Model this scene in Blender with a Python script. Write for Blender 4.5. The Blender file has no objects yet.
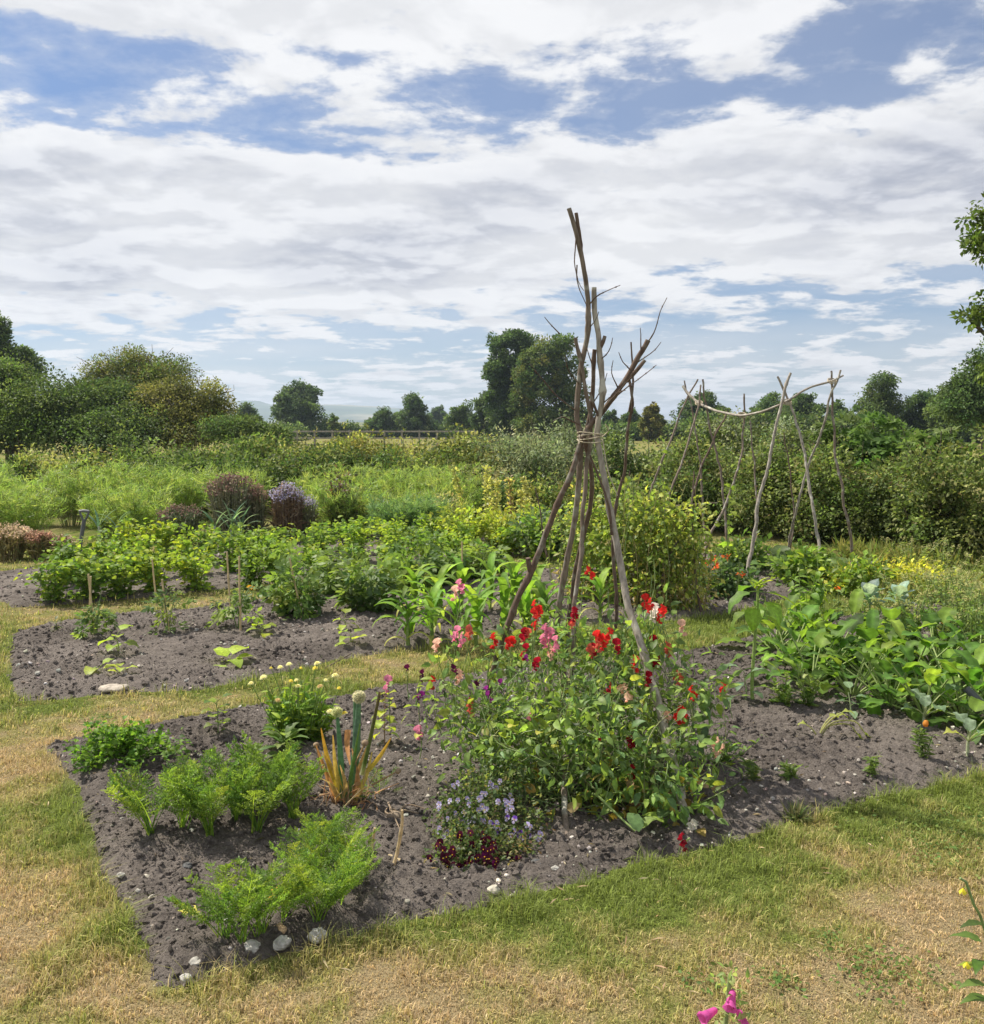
import bpy, math
import numpy as np
from mathutils import Vector
PI = math.pi
R = math.radians
SC = bpy.context.scene
COL = SC.collection
rng = np.random.default_rng(11)

# ------------------------------------------------------------------ camera model
F, CX, CY, PITCH, EYE = 950.0, 492.0, 512.0, R(5.05), 1.6
def ray(px, py):
    x, y = (px - CX) / F, -(py - CY) / F
    return np.array([x, math.cos(PITCH) + y * math.sin(PITCH), -math.sin(PITCH) + y * math.cos(PITCH)])
def G(px, py, z=0.0):                       # point on the ground seen at this spot of the photograph
    d = ray(px, py); t = (z - EYE) / d[2]
    return np.array([d[0] * t, d[1] * t, z])
def P3(px, py, Y):                          # point at this depth
    d = ray(px, py); t = Y / d[1]
    return np.array([d[0] * t, Y, EYE + d[2] * t])

# ------------------------------------------------------------------ noise
def _hash(i, seed):
    h = np.zeros(i.shape[:-1], dtype=np.uint64) + np.uint64(seed * 7919 + 17)
    for k, m in zip(range(i.shape[-1]), (374761393, 668265263, 2246822519)):
        h = (h + i[..., k].astype(np.int64).astype(np.uint64) * np.uint64(m)) & np.uint64(0xffffffff)
        h = ((h ^ (h >> np.uint64(13))) * np.uint64(1274126177)) & np.uint64(0xffffffff)
    h = h ^ (h >> np.uint64(16))
    return h.astype(np.float64) / 4294967295.0
def vnoise(p, seed=0):
    p = np.asarray(p, float); i = np.floor(p); f = p - i; f = f * f * (3 - 2 * f); D = p.shape[-1]
    out = 0
    for c in range(2 ** D):
        o = np.array([(c >> k) & 1 for k in range(D)], float)
        w = np.prod(np.where(o > 0, f, 1 - f), axis=-1)
        out = out + w * _hash(i + o, seed)
    return out
def fbm(p, octv=4, seed=0, gain=.5):
    p = np.asarray(p, float); a, s, n = 1.0, 0, 0
    for k in range(octv):
        s = s + a * vnoise(p * 2 ** k, seed + k); n += a; a *= gain
    return s / n
def sstep(a, b, x):
    t = np.clip((x - a) / (b - a), 0, 1); return t * t * (3 - 2 * t)
def nrm(v):
    return v / np.maximum(np.linalg.norm(v, axis=-1, keepdims=True), 1e-9)

# ------------------------------------------------------------------ mesh collector
class Geo:
    def __init__(s): s.V, s.Q, s.T, s.C, s.qm, s.tm, s.n = [], [], [], [], [], [], 0
    def add(s, v, q=None, t=None, col=(.5, .5, .5), mat=0):
        v = np.asarray(v, float).reshape(-1, 3)
        c = np.asarray(col, float)
        if c.ndim == 1: c = np.repeat(c[None], len(v), 0)
        s.V.append(v); s.C.append(c)
        if q is not None and len(q): q = np.asarray(q, np.int64).reshape(-1, 4); s.Q.append(q + s.n); s.qm.append(np.full(len(q), mat))
        if t is not None and len(t): t = np.asarray(t, np.int64).reshape(-1, 3); s.T.append(t + s.n); s.tm.append(np.full(len(t), mat))
        s.n += len(v)
    def build(s, name, mats, parent=None, loc=None, smooth=True):
        V = np.concatenate(s.V); C = np.clip(np.concatenate(s.C), 0, 1)
        Q = np.concatenate(s.Q) if s.Q else np.zeros((0, 4), np.int64)
        T = np.concatenate(s.T) if s.T else np.zeros((0, 3), np.int64)
        me = bpy.data.meshes.new(name)
        me.vertices.add(len(V)); me.vertices.foreach_set('co', V.astype(np.float32).ravel())
        me.loops.add(Q.size + T.size); me.polygons.add(len(Q) + len(T))
        me.loops.foreach_set('vertex_index', np.concatenate([Q.ravel(), T.ravel()]).astype(np.int32))
        st = np.concatenate([np.arange(len(Q)) * 4, Q.size + np.arange(len(T)) * 3]).astype(np.int32)
        me.polygons.foreach_set('loop_start', st)
        me.polygons.foreach_set('material_index', np.concatenate(s.qm + s.tm).astype(np.int32))
        me.polygons.foreach_set('use_smooth', np.full(len(st), smooth))
        me.update(calc_edges=True)
        a = me.color_attributes.new('Col', 'FLOAT_COLOR', 'POINT')
        a.data.foreach_set('color', np.concatenate([C, np.ones((len(C), 1))], 1).astype(np.float32).ravel())
        for m in (mats if isinstance(mats, (list, tuple)) else [mats]): me.materials.append(m)
        me.validate()
        o = bpy.data.objects.new(name, me); COL.objects.link(o)
        if parent is not None: o.parent = parent
        if loc is not None: o.location = loc
        return o

def tag(o, label, cat, group=None, kind=None):
    o['label'] = label; o['category'] = cat
    if group: o['group'] = group
    if kind: o['kind'] = kind
    return o
def thing(name, label, cat, loc=(0, 0, 0), rz=0, group=None, sc=1.0):
    o = bpy.data.objects.new(name, None); COL.objects.link(o)
    o.empty_display_size = .1
    o.location = [float(k) for k in loc]; o.rotation_euler = (0, 0, rz); o.scale = (sc, sc, sc)
    return tag(o, label, cat, group)
def structure(o, kind='structure'):
    o['kind'] = kind; return o
def place(o, loc, rz=0, sc=1.0):
    o.location = [float(k) for k in loc]; o.rotation_euler = (0, 0, rz); o.scale = (sc, sc, sc)
def dup(root, label, loc, rz=0, sc=1.0):
    r = root.copy(); COL.objects.link(r); place(r, loc, rz, sc); r['label'] = label
    for ch in list(root.children):
        c = ch.copy(); COL.objects.link(c); c.parent = r
        for g in list(ch.children):
            d = g.copy(); COL.objects.link(d); d.parent = c
    return r
ORD = ['first', 'second', 'third', 'fourth', 'fifth', 'sixth', 'seventh', 'eighth', 'ninth', 'tenth', 'eleventh', 'twelfth', 'thirteenth', 'fourteenth', 'fifteenth', 'sixteenth']
def nth(i): return ORD[i] + ' from the left'

# ------------------------------------------------------------------ leaf templates
def oval(t): return np.sin(PI * np.clip(t, 0, 1) ** .8) ** .9
def lance(t): return np.sin(PI * np.clip(t, 0, 1) ** .65) ** 1.1
def heart(t): return np.where(t < .22, (t / .22) ** .5, np.cos((t - .22) / .78 * PI / 2) ** .9)
def strap(t): return np.minimum(1, t * 9 + .35) * np.where(t < .45, 1, 1 - ((t - .45) / .55) ** 1.7)
def rnd(t): return np.sqrt(np.clip(1 - (2 * np.clip(t, 0, 1) - 1) ** 2, 0, 1)) * .8 + .2 * np.clip(1 - t, 0, 1)
def broad(t): return np.minimum(1, (t / .28 + .02) ** .55) * np.sqrt(np.clip(1 - np.clip((t - .45) / .55, 0, 1) ** 2.4, 0, 1))
def obov(t): return np.where(t < .65, .16 + .84 * (t / .65) ** 1.6, np.sqrt(np.clip(1 - ((t - .65) / .35) ** 2, 0, 1)))
class Leaf:
    def __init__(s, nl=2, nw=2, W=.5, prof=oval, fold=.15, droop=.5, wave=0.0, rib=1.15):
        t = np.linspace(0, 1, nl + 1); u = np.linspace(-1, 1, nw + 1)
        Tt, U = np.meshgrid(t, u, indexing='ij')
        w = W * .5 * prof(Tt)
        d = max(droop, 1e-3)
        y = np.sin(d * Tt) / d; z = -(1 - np.cos(d * Tt)) / d
        z = z + fold * np.abs(U) * w + wave * np.sin(Tt * 17 + U * 2) * np.abs(U) * w
        s.v = np.stack([U * w, y, z], -1).reshape(-1, 3)
        q = []
        for i in range(nl):
            for j in range(nw):
                a = i * (nw + 1) + j; q.append((a, a + 1, a + nw + 2, a + nw + 1))
        s.q = np.array(q); s.k = np.where(np.abs(U) < .01, rib, 1.0).reshape(-1)
        s.t = None
class Raw:
    def __init__(s, v, q): s.v = np.asarray(v, float); s.q = np.asarray(q); s.k = np.ones(len(s.v)); s.t = None
L1 = Raw([(0, 0, 0), (.3, .45, .1), (0, 1, -.12), (-.3, .45, .1)], [(0, 1, 2, 3)])     # small far leaf
LN = Raw([(0, 0, 0), (.16, .45, .05), (0, 1, -.1), (-.16, .45, .05)], [(0, 1, 2, 3)])
L2 = Leaf(2, 2, .62, oval, .25, .5)
L4 = Leaf(4, 2, .6, oval, .25, .7)
LV = Leaf(4, 2, .48, oval, .3, .8, .2)
L4N = Leaf(4, 2, .34, lance, .3, .7)
LT = Leaf(4, 2, .75, oval, .3, .9, .25)
def scatter(g, T, pos, dirs, size, col, up=None, mat=0, wid=1.0, roll=.7):
    n = len(pos); pos = np.asarray(pos, float)
    y = nrm(np.asarray(dirs, float))
    u = np.zeros((n, 3)); u[:, 2] = 1
    if up is not None: u = np.asarray(up, float)
    u = u + rng.normal(0, roll, (n, 3))
    x = nrm(np.cross(y, u)); z = np.cross(x, y)
    sz = np.broadcast_to(np.asarray(size, float), (n,))[:, None, None]
    v = T.v[None]
    w = np.broadcast_to(np.asarray(wid, float), (n,))[:, None, None]
    V = pos[:, None] + sz * (v[..., :1] * w * x[:, None] + v[..., 1:2] * y[:, None] + v[..., 2:] * z[:, None])
    k = len(T.v)
    C = np.broadcast_to(np.asarray(col, float), (n, 3))[:, None] * T.k[None, :, None]
    g.add(V, (T.q[None] + (np.arange(n) * k)[:, None, None]), None, C.reshape(-1, 3), mat)
def pal(n, cols, w=None, jit=.14):
    cols = np.asarray(cols, float)
    w = np.ones(len(cols)) if w is None else np.asarray(w, float)
    c = cols[rng.choice(len(cols), n, p=w / w.sum())]
    return c * (1 + rng.normal(0, jit, (n, 1))) * (1 + rng.normal(0, min(jit * .35, .045), (n, 3)))
def rdir(n, lo=-.3, hi=1.0):
    z = rng.uniform(lo, hi, n); a = rng.uniform(0, 2 * PI, n); r = np.sqrt(np.clip(1 - z * z, 0, 1))
    return np.stack([r * np.cos(a), r * np.sin(a), z], 1)

# ------------------------------------------------------------------ tubes
def smooth_path(pts, step):
    pts = np.asarray(pts, float)
    if len(pts) == 2:
        n = max(2, int(np.linalg.norm(pts[1] - pts[0]) / step) + 1)
        return pts[0] + (pts[1] - pts[0]) * np.linspace(0, 1, n)[:, None]
    P = np.vstack([2 * pts[0] - pts[1], pts, 2 * pts[-1] - pts[-2]]); out = []
    for i in range(1, len(P) - 2):
        n = max(1, int(np.linalg.norm(P[i + 1] - P[i]) / step)); t = np.linspace(0, 1, n, endpoint=False)[:, None]
        a, b, c, d = P[i - 1], P[i], P[i + 1], P[i + 2]
        out.append(.5 * ((2 * b) + (-a + c) * t + (2 * a - 5 * b + 4 * c - d) * t * t + (-a + 3 * b - 3 * c + d) * t ** 3))
    out.append(pts[-1:]); return np.vstack(out)
def tube(g, pts, r0, r1, n=6, step=.05, col=(.3, .25, .2), mat=0, rough=0.0, cap=True, capcol=None, wob=0.0):
    p = smooth_path(pts, step); m = len(p)
    if wob:
        sd = int(rng.integers(1e6)); s = np.arange(m) * step
        w = np.stack([fbm(np.stack([s * 5, s * 0 + k * 9.1], 1), 3, sd) - .5 for k in range(3)], 1)
        p = p + w * wob * np.minimum(1, s / .1)[:, None]
    tg = nrm(np.gradient(p, axis=0)); r = np.linspace(r0, r1, m)
    ref = np.array([0, 0, 1.]) if abs(tg[:, 2]).mean() < .8 else np.array([1., 0, 0])
    x = nrm(np.cross(tg, ref)); y = np.cross(tg, x)
    a = np.arange(n) * 2 * PI / n
    ring = np.cos(a)[None, :, None] * x[:, None] + np.sin(a)[None, :, None] * y[:, None]
    rr = r[:, None] * np.ones((m, n))
    if rough:
        sd = int(rng.integers(1e6))
        q = np.stack(np.meshgrid(np.arange(m) * step / max(r0, .004) * .35, np.arange(n) * 1.3, indexing='ij'), -1)
        rr = rr * (1 + rough * (fbm(q, 3, sd) - .5) * 2)
        for k in rng.integers(2, max(3, m - 2), max(1, int(m * step / .35))):      # knots
            if m > 8: rr = rr * (1 + rough * 1.3 * np.exp(-((np.arange(m) - k) * step / (r0 * 1.1)) ** 2))[:, None]
    v = p[:, None] + ring * rr[..., None]
    idx = np.arange(m * n).reshape(m, n)
    q = np.stack([idx[:-1], np.roll(idx, -1, 1)[:-1], np.roll(idx, -1, 1)[1:], idx[1:]], -1).reshape(-1, 4)
    g.add(v, q, None, col, mat)
    if cap:
        for e, ii in ((0, 0), (m - 1, m - 1)):
            vv = np.vstack([v[ii], p[e][None]])
            t = [(k, (k + 1) % n, n) for k in range(n)]
            g.add(vv, None, t, capcol if capcol is not None else col, mat)
    return p
def arcleaf(g, base, az, el, L, W, bend, prof=oval, fold=.2, wave=0.0, nl=8, nw=2, col=(.1, .2, .05), mat=0, petiole=0.0, pcol=None, pr=.003, rib=1.2, curl=0.0, tipcol=None):
    base = np.asarray(base, float)
    h = np.array([math.cos(az), math.sin(az), 0.]); side = np.array([-math.sin(az), math.cos(az), 0.])
    if petiole > 0:
        e = el; pts = [base]
        for k in range(4):
            pts.append(pts[-1] + (h * math.cos(e) + np.array([0, 0, math.sin(e)])) * petiole / 4); e -= bend * .12
        tube(g, pts, pr, pr * .7, 5, petiole / 4, pcol if pcol is not None else col, mat, cap=False); base = pts[-1]; el = e
    t = np.linspace(0, 1, nl + 1); ang = el - bend * t ** 1.3
    dp = np.stack([np.cos(ang), np.sin(ang)], 1) * L / nl
    c = np.vstack([[0, 0], np.cumsum(dp[:-1], 0)])
    P = base + c[:, :1] * h + c[:, 1:] * np.array([0, 0, 1.])
    N = -np.sin(ang)[:, None] * h + np.cos(ang)[:, None] * np.array([0, 0, 1.])
    u = np.linspace(-1, 1, nw + 1); w = W * .5 * prof(t)
    sd = rng.uniform(0, 6)
    wv = wave * np.sin(t * L / max(W, .01) * 9 + sd)[:, None] * u[None] * np.abs(u)[None] + wave * .6 * np.cos(t * 14 + sd)[:, None] * np.abs(u)[None]
    zoff = fold * np.abs(u)[None] * w[:, None] + wv * w[:, None]
    sx = u[None] * w[:, None] * (1 - curl * np.abs(u)[None])
    V = P[:, None] + sx[..., None] * side + zoff[..., None] * N[:, None]
    idx = np.arange((nl + 1) * (nw + 1)).reshape(nl + 1, nw + 1)
    q = np.stack([idx[:-1, :-1], idx[:-1, 1:], idx[1:, 1:], idx[1:, :-1]], -1).reshape(-1, 4)
    k = np.where(np.abs(u) < .01, rib, 1.)[None, :, None] * np.ones((nl + 1, 1, 1)) * np.asarray(col)[None, None]
    if tipcol is not None:
        f = sstep(.55, 1, t)[:, None, None]; k = k * (1 - f) + np.asarray(tipcol) * f
    g.add(V, q, None, k.reshape(-1, 3), mat)
    return P
def ball(g, c, r, col, n=8, sq=1.0, rough=0.0, mat=0, seed=0):
    c = np.asarray(c, float); m = n // 2 + 1
    th = np.linspace(0, PI, m + 1); ph = np.arange(n) * 2 * PI / n
    d = np.stack([np.sin(th)[:, None] * np.cos(ph), np.sin(th)[:, None] * np.sin(ph), np.cos(th)[:, None] * np.ones(n)], -1)
    rr = np.ones((m + 1, n)) * r
    if rough: rr = rr * (1 + rough * 2 * (fbm(d * 1.7 + seed * 3.1 + 50, 3, seed) - .5))
    v = c + d * rr[..., None] * np.array([1, 1, sq])
    idx = np.arange((m + 1) * n).reshape(m + 1, n)
    q = np.stack([idx[:-1], idx[1:], np.roll(idx, -1, 1)[1:], np.roll(idx, -1, 1)[:-1]], -1).reshape(-1, 4)
    g.add(v, q, None, col, mat)

# ------------------------------------------------------------------ foliage masses
def blob_pts(blobs, n, shell=.45):
    b = np.asarray(blobs, float)                 # x y z rx ry rz
    w = (b[:, 3] * b[:, 4] * b[:, 5]) ** (2 / 3.)
    i = rng.choice(len(b), n, p=w / w.sum())
    d = rdir(n, -1, 1); r = rng.uniform(0, 1, n) ** shell
    return b[i, :3] + d * r[:, None] * b[i, 3:], d, i
def lumps(blobs, n=8, k=.42, out=.72):
    """smaller lobes standing out of every blob"""
    L = []
    for b in np.asarray(blobs, float):
        for d in rdir(n, -.55, 1):
            f = k * rng.uniform(.7, 1.25); L.append([*(b[:3] + d * b[3:] * out), *(b[3:] * f * np.array([1, 1, .85]))])
    return L
def foliage(g, blobs, clumps, per, lsize, T=L1, cols=((.06, .12, .03),), w=None, rc=.25, zmin=.0, jit=.16, droop=.1, mat=0, cj=.16, shell=.4):
    c, d, i = blob_pts(blobs, clumps, shell)
    cc = pal(clumps, cols, w, cj)
    n = clumps * per
    k = np.repeat(np.arange(clumps), per)
    off = rng.normal(0, 1, (n, 3)); off = off / np.maximum(1, np.linalg.norm(off, axis=1, keepdims=True) / 1.6)
    rcl = rc * rng.uniform(.6, 1.4, clumps)[k][:, None]
    p = c[k] + off * rcl * np.array([1, 1, .75])
    ok = p[:, 2] > zmin; p, k, off = p[ok], k[ok], off[ok]; n = len(p)
    dr = nrm(off) * .7 + d[k] * .5 + rng.normal(0, .6, (n, 3)); dr[:, 2] -= droop
    sz = lsize * rng.uniform(.6, 1.35, n)
    scatter(g, T, p, dr, sz, cc[k] * (1 + rng.normal(0, jit, (n, 1))), None, mat)
ROCKS = []
for _k in range(8):
    _n = 6; _m = 4; _th = np.linspace(0, PI, _m); _ph = np.arange(_n) * 2 * PI / _n
    _d = np.stack([np.sin(_th)[:, None] * np.cos(_ph), np.sin(_th)[:, None] * np.sin(_ph), np.cos(_th)[:, None] * np.ones(_n)], -1)
    _v = _d * (1 + 1.1 * (fbm(_d * 1.9 + 40 + _k * 3.3, 2, _k) - .5))[..., None] * np.array([1, 1.2, .75]); _i = np.arange(_m * _n).reshape(_m, _n)
    ROCKS.append(Raw(_v.reshape(-1, 3), np.stack([_i[:-1], _i[1:], np.roll(_i, -1, 1)[1:], np.roll(_i, -1, 1)[:-1]], -1).reshape(-1, 4)))
def crumbs(g, pos, r, col):
    for k in range(8): scatter(g, ROCKS[k], pos[k::8], rdir(len(pos[k::8]), -.4, .4), r[k::8], col[k::8])
def stones(g, pos, r, cols, mat=0, n=7):
    for j, (p, rr) in enumerate(zip(pos, r)):
        ball(g, p, rr, cols[j % len(cols)] * rng.uniform(.75, 1.2), n, rng.uniform(.45, .8), .3, mat, int(rng.integers(9999)))
# ------------------------------------------------------------------ materials
def newmat(name):
    m = bpy.data.materials.new(name); m.use_nodes = True; nt = m.node_tree; nt.nodes.clear()
    return m, nt, nt.nodes, nt.links
def nd(nt, t, **k):
    n = nt.nodes.new(t)
    for a, v in k.items():
        if hasattr(n, a): setattr(n, a, v)
        else: n.inputs[a].default_value = v
    return n
def tinted(nt, scale=60., lo=.75, hi=1.25):
    """Col attribute times a fine noise"""
    at = nd(nt, 'ShaderNodeAttribute', attribute_name='Col')
    tc = nd(nt, 'ShaderNodeTexCoord')
    nz = nd(nt, 'ShaderNodeTexNoise'); nz.inputs['Scale'].default_value = scale; nz.inputs['Detail'].default_value = 3
    nt.links.new(tc.outputs['Object'], nz.inputs['Vector'])
    mr = nd(nt, 'ShaderNodeMapRange'); mr.inputs[1].default_value = .3; mr.inputs[2].default_value = .7; mr.inputs[3].default_value = lo; mr.inputs[4].default_value = hi
    nt.links.new(nz.outputs[0], mr.inputs[0])
    vm = nd(nt, 'ShaderNodeVectorMath', operation='SCALE')
    nt.links.new(at.outputs['Color'], vm.inputs[0]); nt.links.new(mr.outputs[0], vm.inputs['Scale'])
    return vm.outputs[0], nz
def leafmat(name, trans=.35, rough=.5, spec=.35, tint=(1.18, 1.18, .65), scale=70.):
    m, nt, N, L = newmat(name)
    c, nz = tinted(nt, scale)
    p = nd(nt, 'ShaderNodeBsdfPrincipled'); p.inputs['Roughness'].default_value = rough; p.inputs['Specular IOR Level'].default_value = spec
    L.new(c, p.inputs['Base Color'])
    out = nd(nt, 'ShaderNodeOutputMaterial')
    if trans > 0:
        tr = nd(nt, 'ShaderNodeBsdfTranslucent')
        vm = nd(nt, 'ShaderNodeVectorMath', operation='MULTIPLY'); vm.inputs[1].default_value = [t * 1.5 for t in tint]
        L.new(c, vm.inputs[0]); L.new(vm.outputs[0], tr.inputs['Color'])
        mx = nd(nt, 'ShaderNodeMixShader'); mx.inputs[0].default_value = trans
        L.new(p.outputs[0], mx.inputs[1]); L.new(tr.outputs[0], mx.inputs[2]); L.new(mx.outputs[0], out.inputs[0])
    else:
        L.new(p.outputs[0], out.inputs[0])
    return m
def barkmat(name, c0, c1, c2, scale=(60, 60, 12), bump=.5, rough=.85):
    m, nt, N, L = newmat(name)
    tc = nd(nt, 'ShaderNodeTexCoord'); mp = nd(nt, 'ShaderNodeMapping'); mp.inputs['Scale'].default_value = scale
    L.new(tc.outputs['Object'], mp.inputs[0])
    n1 = nd(nt, 'ShaderNodeTexNoise'); n1.inputs['Scale'].default_value = 1; n1.inputs['Detail'].default_value = 6; n1.inputs['Roughness'].default_value = .65
    L.new(mp.outputs[0], n1.inputs['Vector'])
    r = nd(nt, 'ShaderNodeValToRGB'); e = r.color_ramp.elements
    e[0].position = .3; e[0].color = (*c0, 1); e[1].position = .62; e[1].color = (*c1, 1)
    L.new(n1.outputs[0], r.inputs[0])
    n2 = nd(nt, 'ShaderNodeTexNoise'); n2.inputs['Scale'].default_value = 14; n2.inputs['Detail'].default_value = 5
    L.new(tc.outputs['Object'], n2.inputs['Vector'])
    mr = nd(nt, 'ShaderNodeMapRange'); mr.inputs[1].default_value = .54; mr.inputs[2].default_value = .66; L.new(n2.outputs[0], mr.inputs[0])
    mx = nd(nt, 'ShaderNodeMixRGB'); mx.inputs[2].default_value = (*c2, 1); L.new(mr.outputs[0], mx.inputs[0]); L.new(r.outputs[0], mx.inputs[1])
    at = nd(nt, 'ShaderNodeAttribute', attribute_name='Col')
    ml = nd(nt, 'ShaderNodeMixRGB', blend_type='MULTIPLY'); ml.inputs[0].default_value = 1; L.new(mx.outputs[0], ml.inputs[1]); L.new(at.outputs['Color'], ml.inputs[2])
    p = nd(nt, 'ShaderNodeBsdfPrincipled'); p.inputs['Roughness'].default_value = rough; p.inputs['Specular IOR Level'].default_value = .2
    L.new(ml.outputs[0], p.inputs['Base Color'])
    b = nd(nt, 'ShaderNodeBump'); b.inputs['Strength'].default_value = bump; b.inputs['Distance'].default_value = .01; L.new(n1.outputs[0], b.inputs['Height']); L.new(b.outputs[0], p.inputs['Normal'])
    out = nd(nt, 'ShaderNodeOutputMaterial'); L.new(p.outputs[0], out.inputs[0])
    return m
def soilmat():
    m, nt, N, L = newmat('garden_soil')
    tc = nd(nt, 'ShaderNodeTexCoord')
    def nz(s, d=6, rgh=.6):
        n = nd(nt, 'ShaderNodeTexNoise'); n.inputs['Scale'].default_value = s; n.inputs['Detail'].default_value = d; n.inputs['Roughness'].default_value = rgh
        L.new(tc.outputs['Object'], n.inputs['Vector']); return n
    a, b, c = nz(1.1, 4), nz(14, 6, .75), nz(110, 5, .8)
    r = nd(nt, 'ShaderNodeValToRGB'); e = r.color_ramp.elements
    e[0].position = .39; e[0].color = (.043, .034, .029, 1); e[1].position = .63; e[1].color = (.295, .255, .228, 1)
    s1 = nd(nt, 'ShaderNodeMath', operation='MULTIPLY_ADD'); s1.inputs[1].default_value = .36; L.new(a.outputs[0], s1.inputs[0])
    s2 = nd(nt, 'ShaderNodeMath', operation='MULTIPLY_ADD'); s2.inputs[1].default_value = .35; L.new(b.outputs[0], s2.inputs[0])
    s3 = nd(nt, 'ShaderNodeMath', operation='MULTIPLY'); s3.inputs[1].default_value = .40; L.new(c.outputs[0], s3.inputs[0])
    L.new(s3.outputs[0], s2.inputs[2]); L.new(s2.outputs[0], s1.inputs[2]); L.new(s1.outputs[0], r.inputs[0])
    p = nd(nt, 'ShaderNodeBsdfPrincipled'); p.inputs['Roughness'].default_value = .95; p.inputs['Specular IOR Level'].default_value = .15
    v = nd(nt, 'ShaderNodeTexVoronoi'); v.inputs['Scale'].default_value = 75; L.new(tc.outputs['Object'], v.inputs['Vector'])
    mr = nd(nt, 'ShaderNodeMapRange'); mr.inputs[1].default_value = .22; mr.inputs[2].default_value = .12; L.new(v.outputs['Distance'], mr.inputs[0])
    sp = nd(nt, 'ShaderNodeSeparateColor'); L.new(v.outputs['Color'], sp.inputs[0])
    gt = nd(nt, 'ShaderNodeMath', operation='GREATER_THAN'); gt.inputs[1].default_value = .86; L.new(sp.outputs[0], gt.inputs[0])
    mu = nd(nt, 'ShaderNodeMath', operation='MULTIPLY'); L.new(mr.outputs[0], mu.inputs[0]); L.new(gt.outputs[0], mu.inputs[1])
    mx = nd(nt, 'ShaderNodeMixRGB'); mx.inputs[2].default_value = (.42, .38, .34, 1); L.new(mu.outputs[0], mx.inputs[0]); L.new(r.outputs[0], mx.inputs[1])
    at = nd(nt, 'ShaderNodeAttribute', attribute_name='Col'); ml = nd(nt, 'ShaderNodeMixRGB', blend_type='MULTIPLY'); ml.inputs[0].default_value = 1; L.new(mx.outputs[0], ml.inputs[1]); L.new(at.outputs['Color'], ml.inputs[2])
    L.new(ml.outputs[0], p.inputs['Base Color'])
    bp = nd(nt, 'ShaderNodeBump'); bp.inputs['Strength'].default_value = 1.0; bp.inputs['Distance'].default_value = .05
    ad = nd(nt, 'ShaderNodeMath', operation='MULTIPLY_ADD'); ad.inputs[1].default_value = .5; L.new(c.outputs[0], ad.inputs[0]); L.new(b.outputs[0], ad.inputs[2])
    L.new(ad.outputs[0], bp.inputs['Height']); L.new(bp.outputs[0], p.inputs['Normal'])
    out = nd(nt, 'ShaderNodeOutputMaterial'); L.new(p.outputs[0], out.inputs[0])
    return m
def plainmat(name, rough=.7, spec=.3, scale=30., lo=.8, hi=1.2, bump=.3, metallic=0.):
    m, nt, N, L = newmat(name)
    c, nz = tinted(nt, scale, lo, hi)
    p = nd(nt, 'ShaderNodeBsdfPrincipled'); p.inputs['Roughness'].default_value = rough; p.inputs['Specular IOR Level'].default_value = spec; p.inputs['Metallic'].default_value = metallic
    L.new(c, p.inputs['Base Color'])
    if bump:
        b = nd(nt, 'ShaderNodeBump'); b.inputs['Strength'].default_value = bump; b.inputs['Distance'].default_value = .01
        L.new(nz.outputs[0], b.inputs['Height']); L.new(b.outputs[0], p.inputs['Normal'])
    out = nd(nt, 'ShaderNodeOutputMaterial'); L.new(p.outputs[0], out.inputs[0])
    return m
M_LEAF = leafmat('leaf', .45)
M_GLOSS = leafmat('glossy_leaf', .44, .55, .22, (1.2, 1.2, .6), 25.)
M_TREE = leafmat('tree_leaf', .36, .6, .2, (1.06, 1.12, .72), 6.)
M_GRASS = leafmat('grass_blade', .3, .6, .2, (1.1, 1.1, .8), 40.)
M_PETAL = leafmat('petal', .4, .6, .15, (1.0, .95, .95), 90.)
M_STEM = leafmat('stem', .1, .6, .25)
M_DRY = leafmat('dry_leaf', .25, .7, .15, (1.1, 1.0, .8), 60.)
M_SOIL = soilmat()
M_STONE = plainmat('pebble_stone', .9, .15, 38., .5, 1.2, .6)
M_LAWN = plainmat('lawn_turf', .95, .05, 170., .45, 1.5, .9)
M_POLE = barkmat('weathered_pole_bark', (.10, .075, .058), (.25, .20, .165), (.33, .32, .28))
M_POLED = barkmat('dark_pole_bark', (.075, .05, .04), (.17, .12, .095), (.22, .2, .17))
M_POLEG = barkmat('grey_pole_bark', (.16, .135, .115), (.40, .36, .31), (.48, .46, .40))
M_TRUNK = barkmat('tree_bark', (.05, .04, .03), (.14, .11, .085), (.16, .16, .11), (9, 9, 2), .8)
M_CANE = plainmat('bamboo_cane', .5, .3, 20.)
M_TWINE = plainmat('jute_twine', .9, .1, 300., .7, 1.3, .6)
M_PLASTIC = plainmat('grey_plastic', .45, .4, 12., .9, 1.1, .05)
M_WOODF = plainmat('weathered_timber', .85, .15, 8., .75, 1.2, .3)
M_HILL = plainmat('far_fields', 1.0, 0.0, .004, .8, 1.2, 0)

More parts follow.
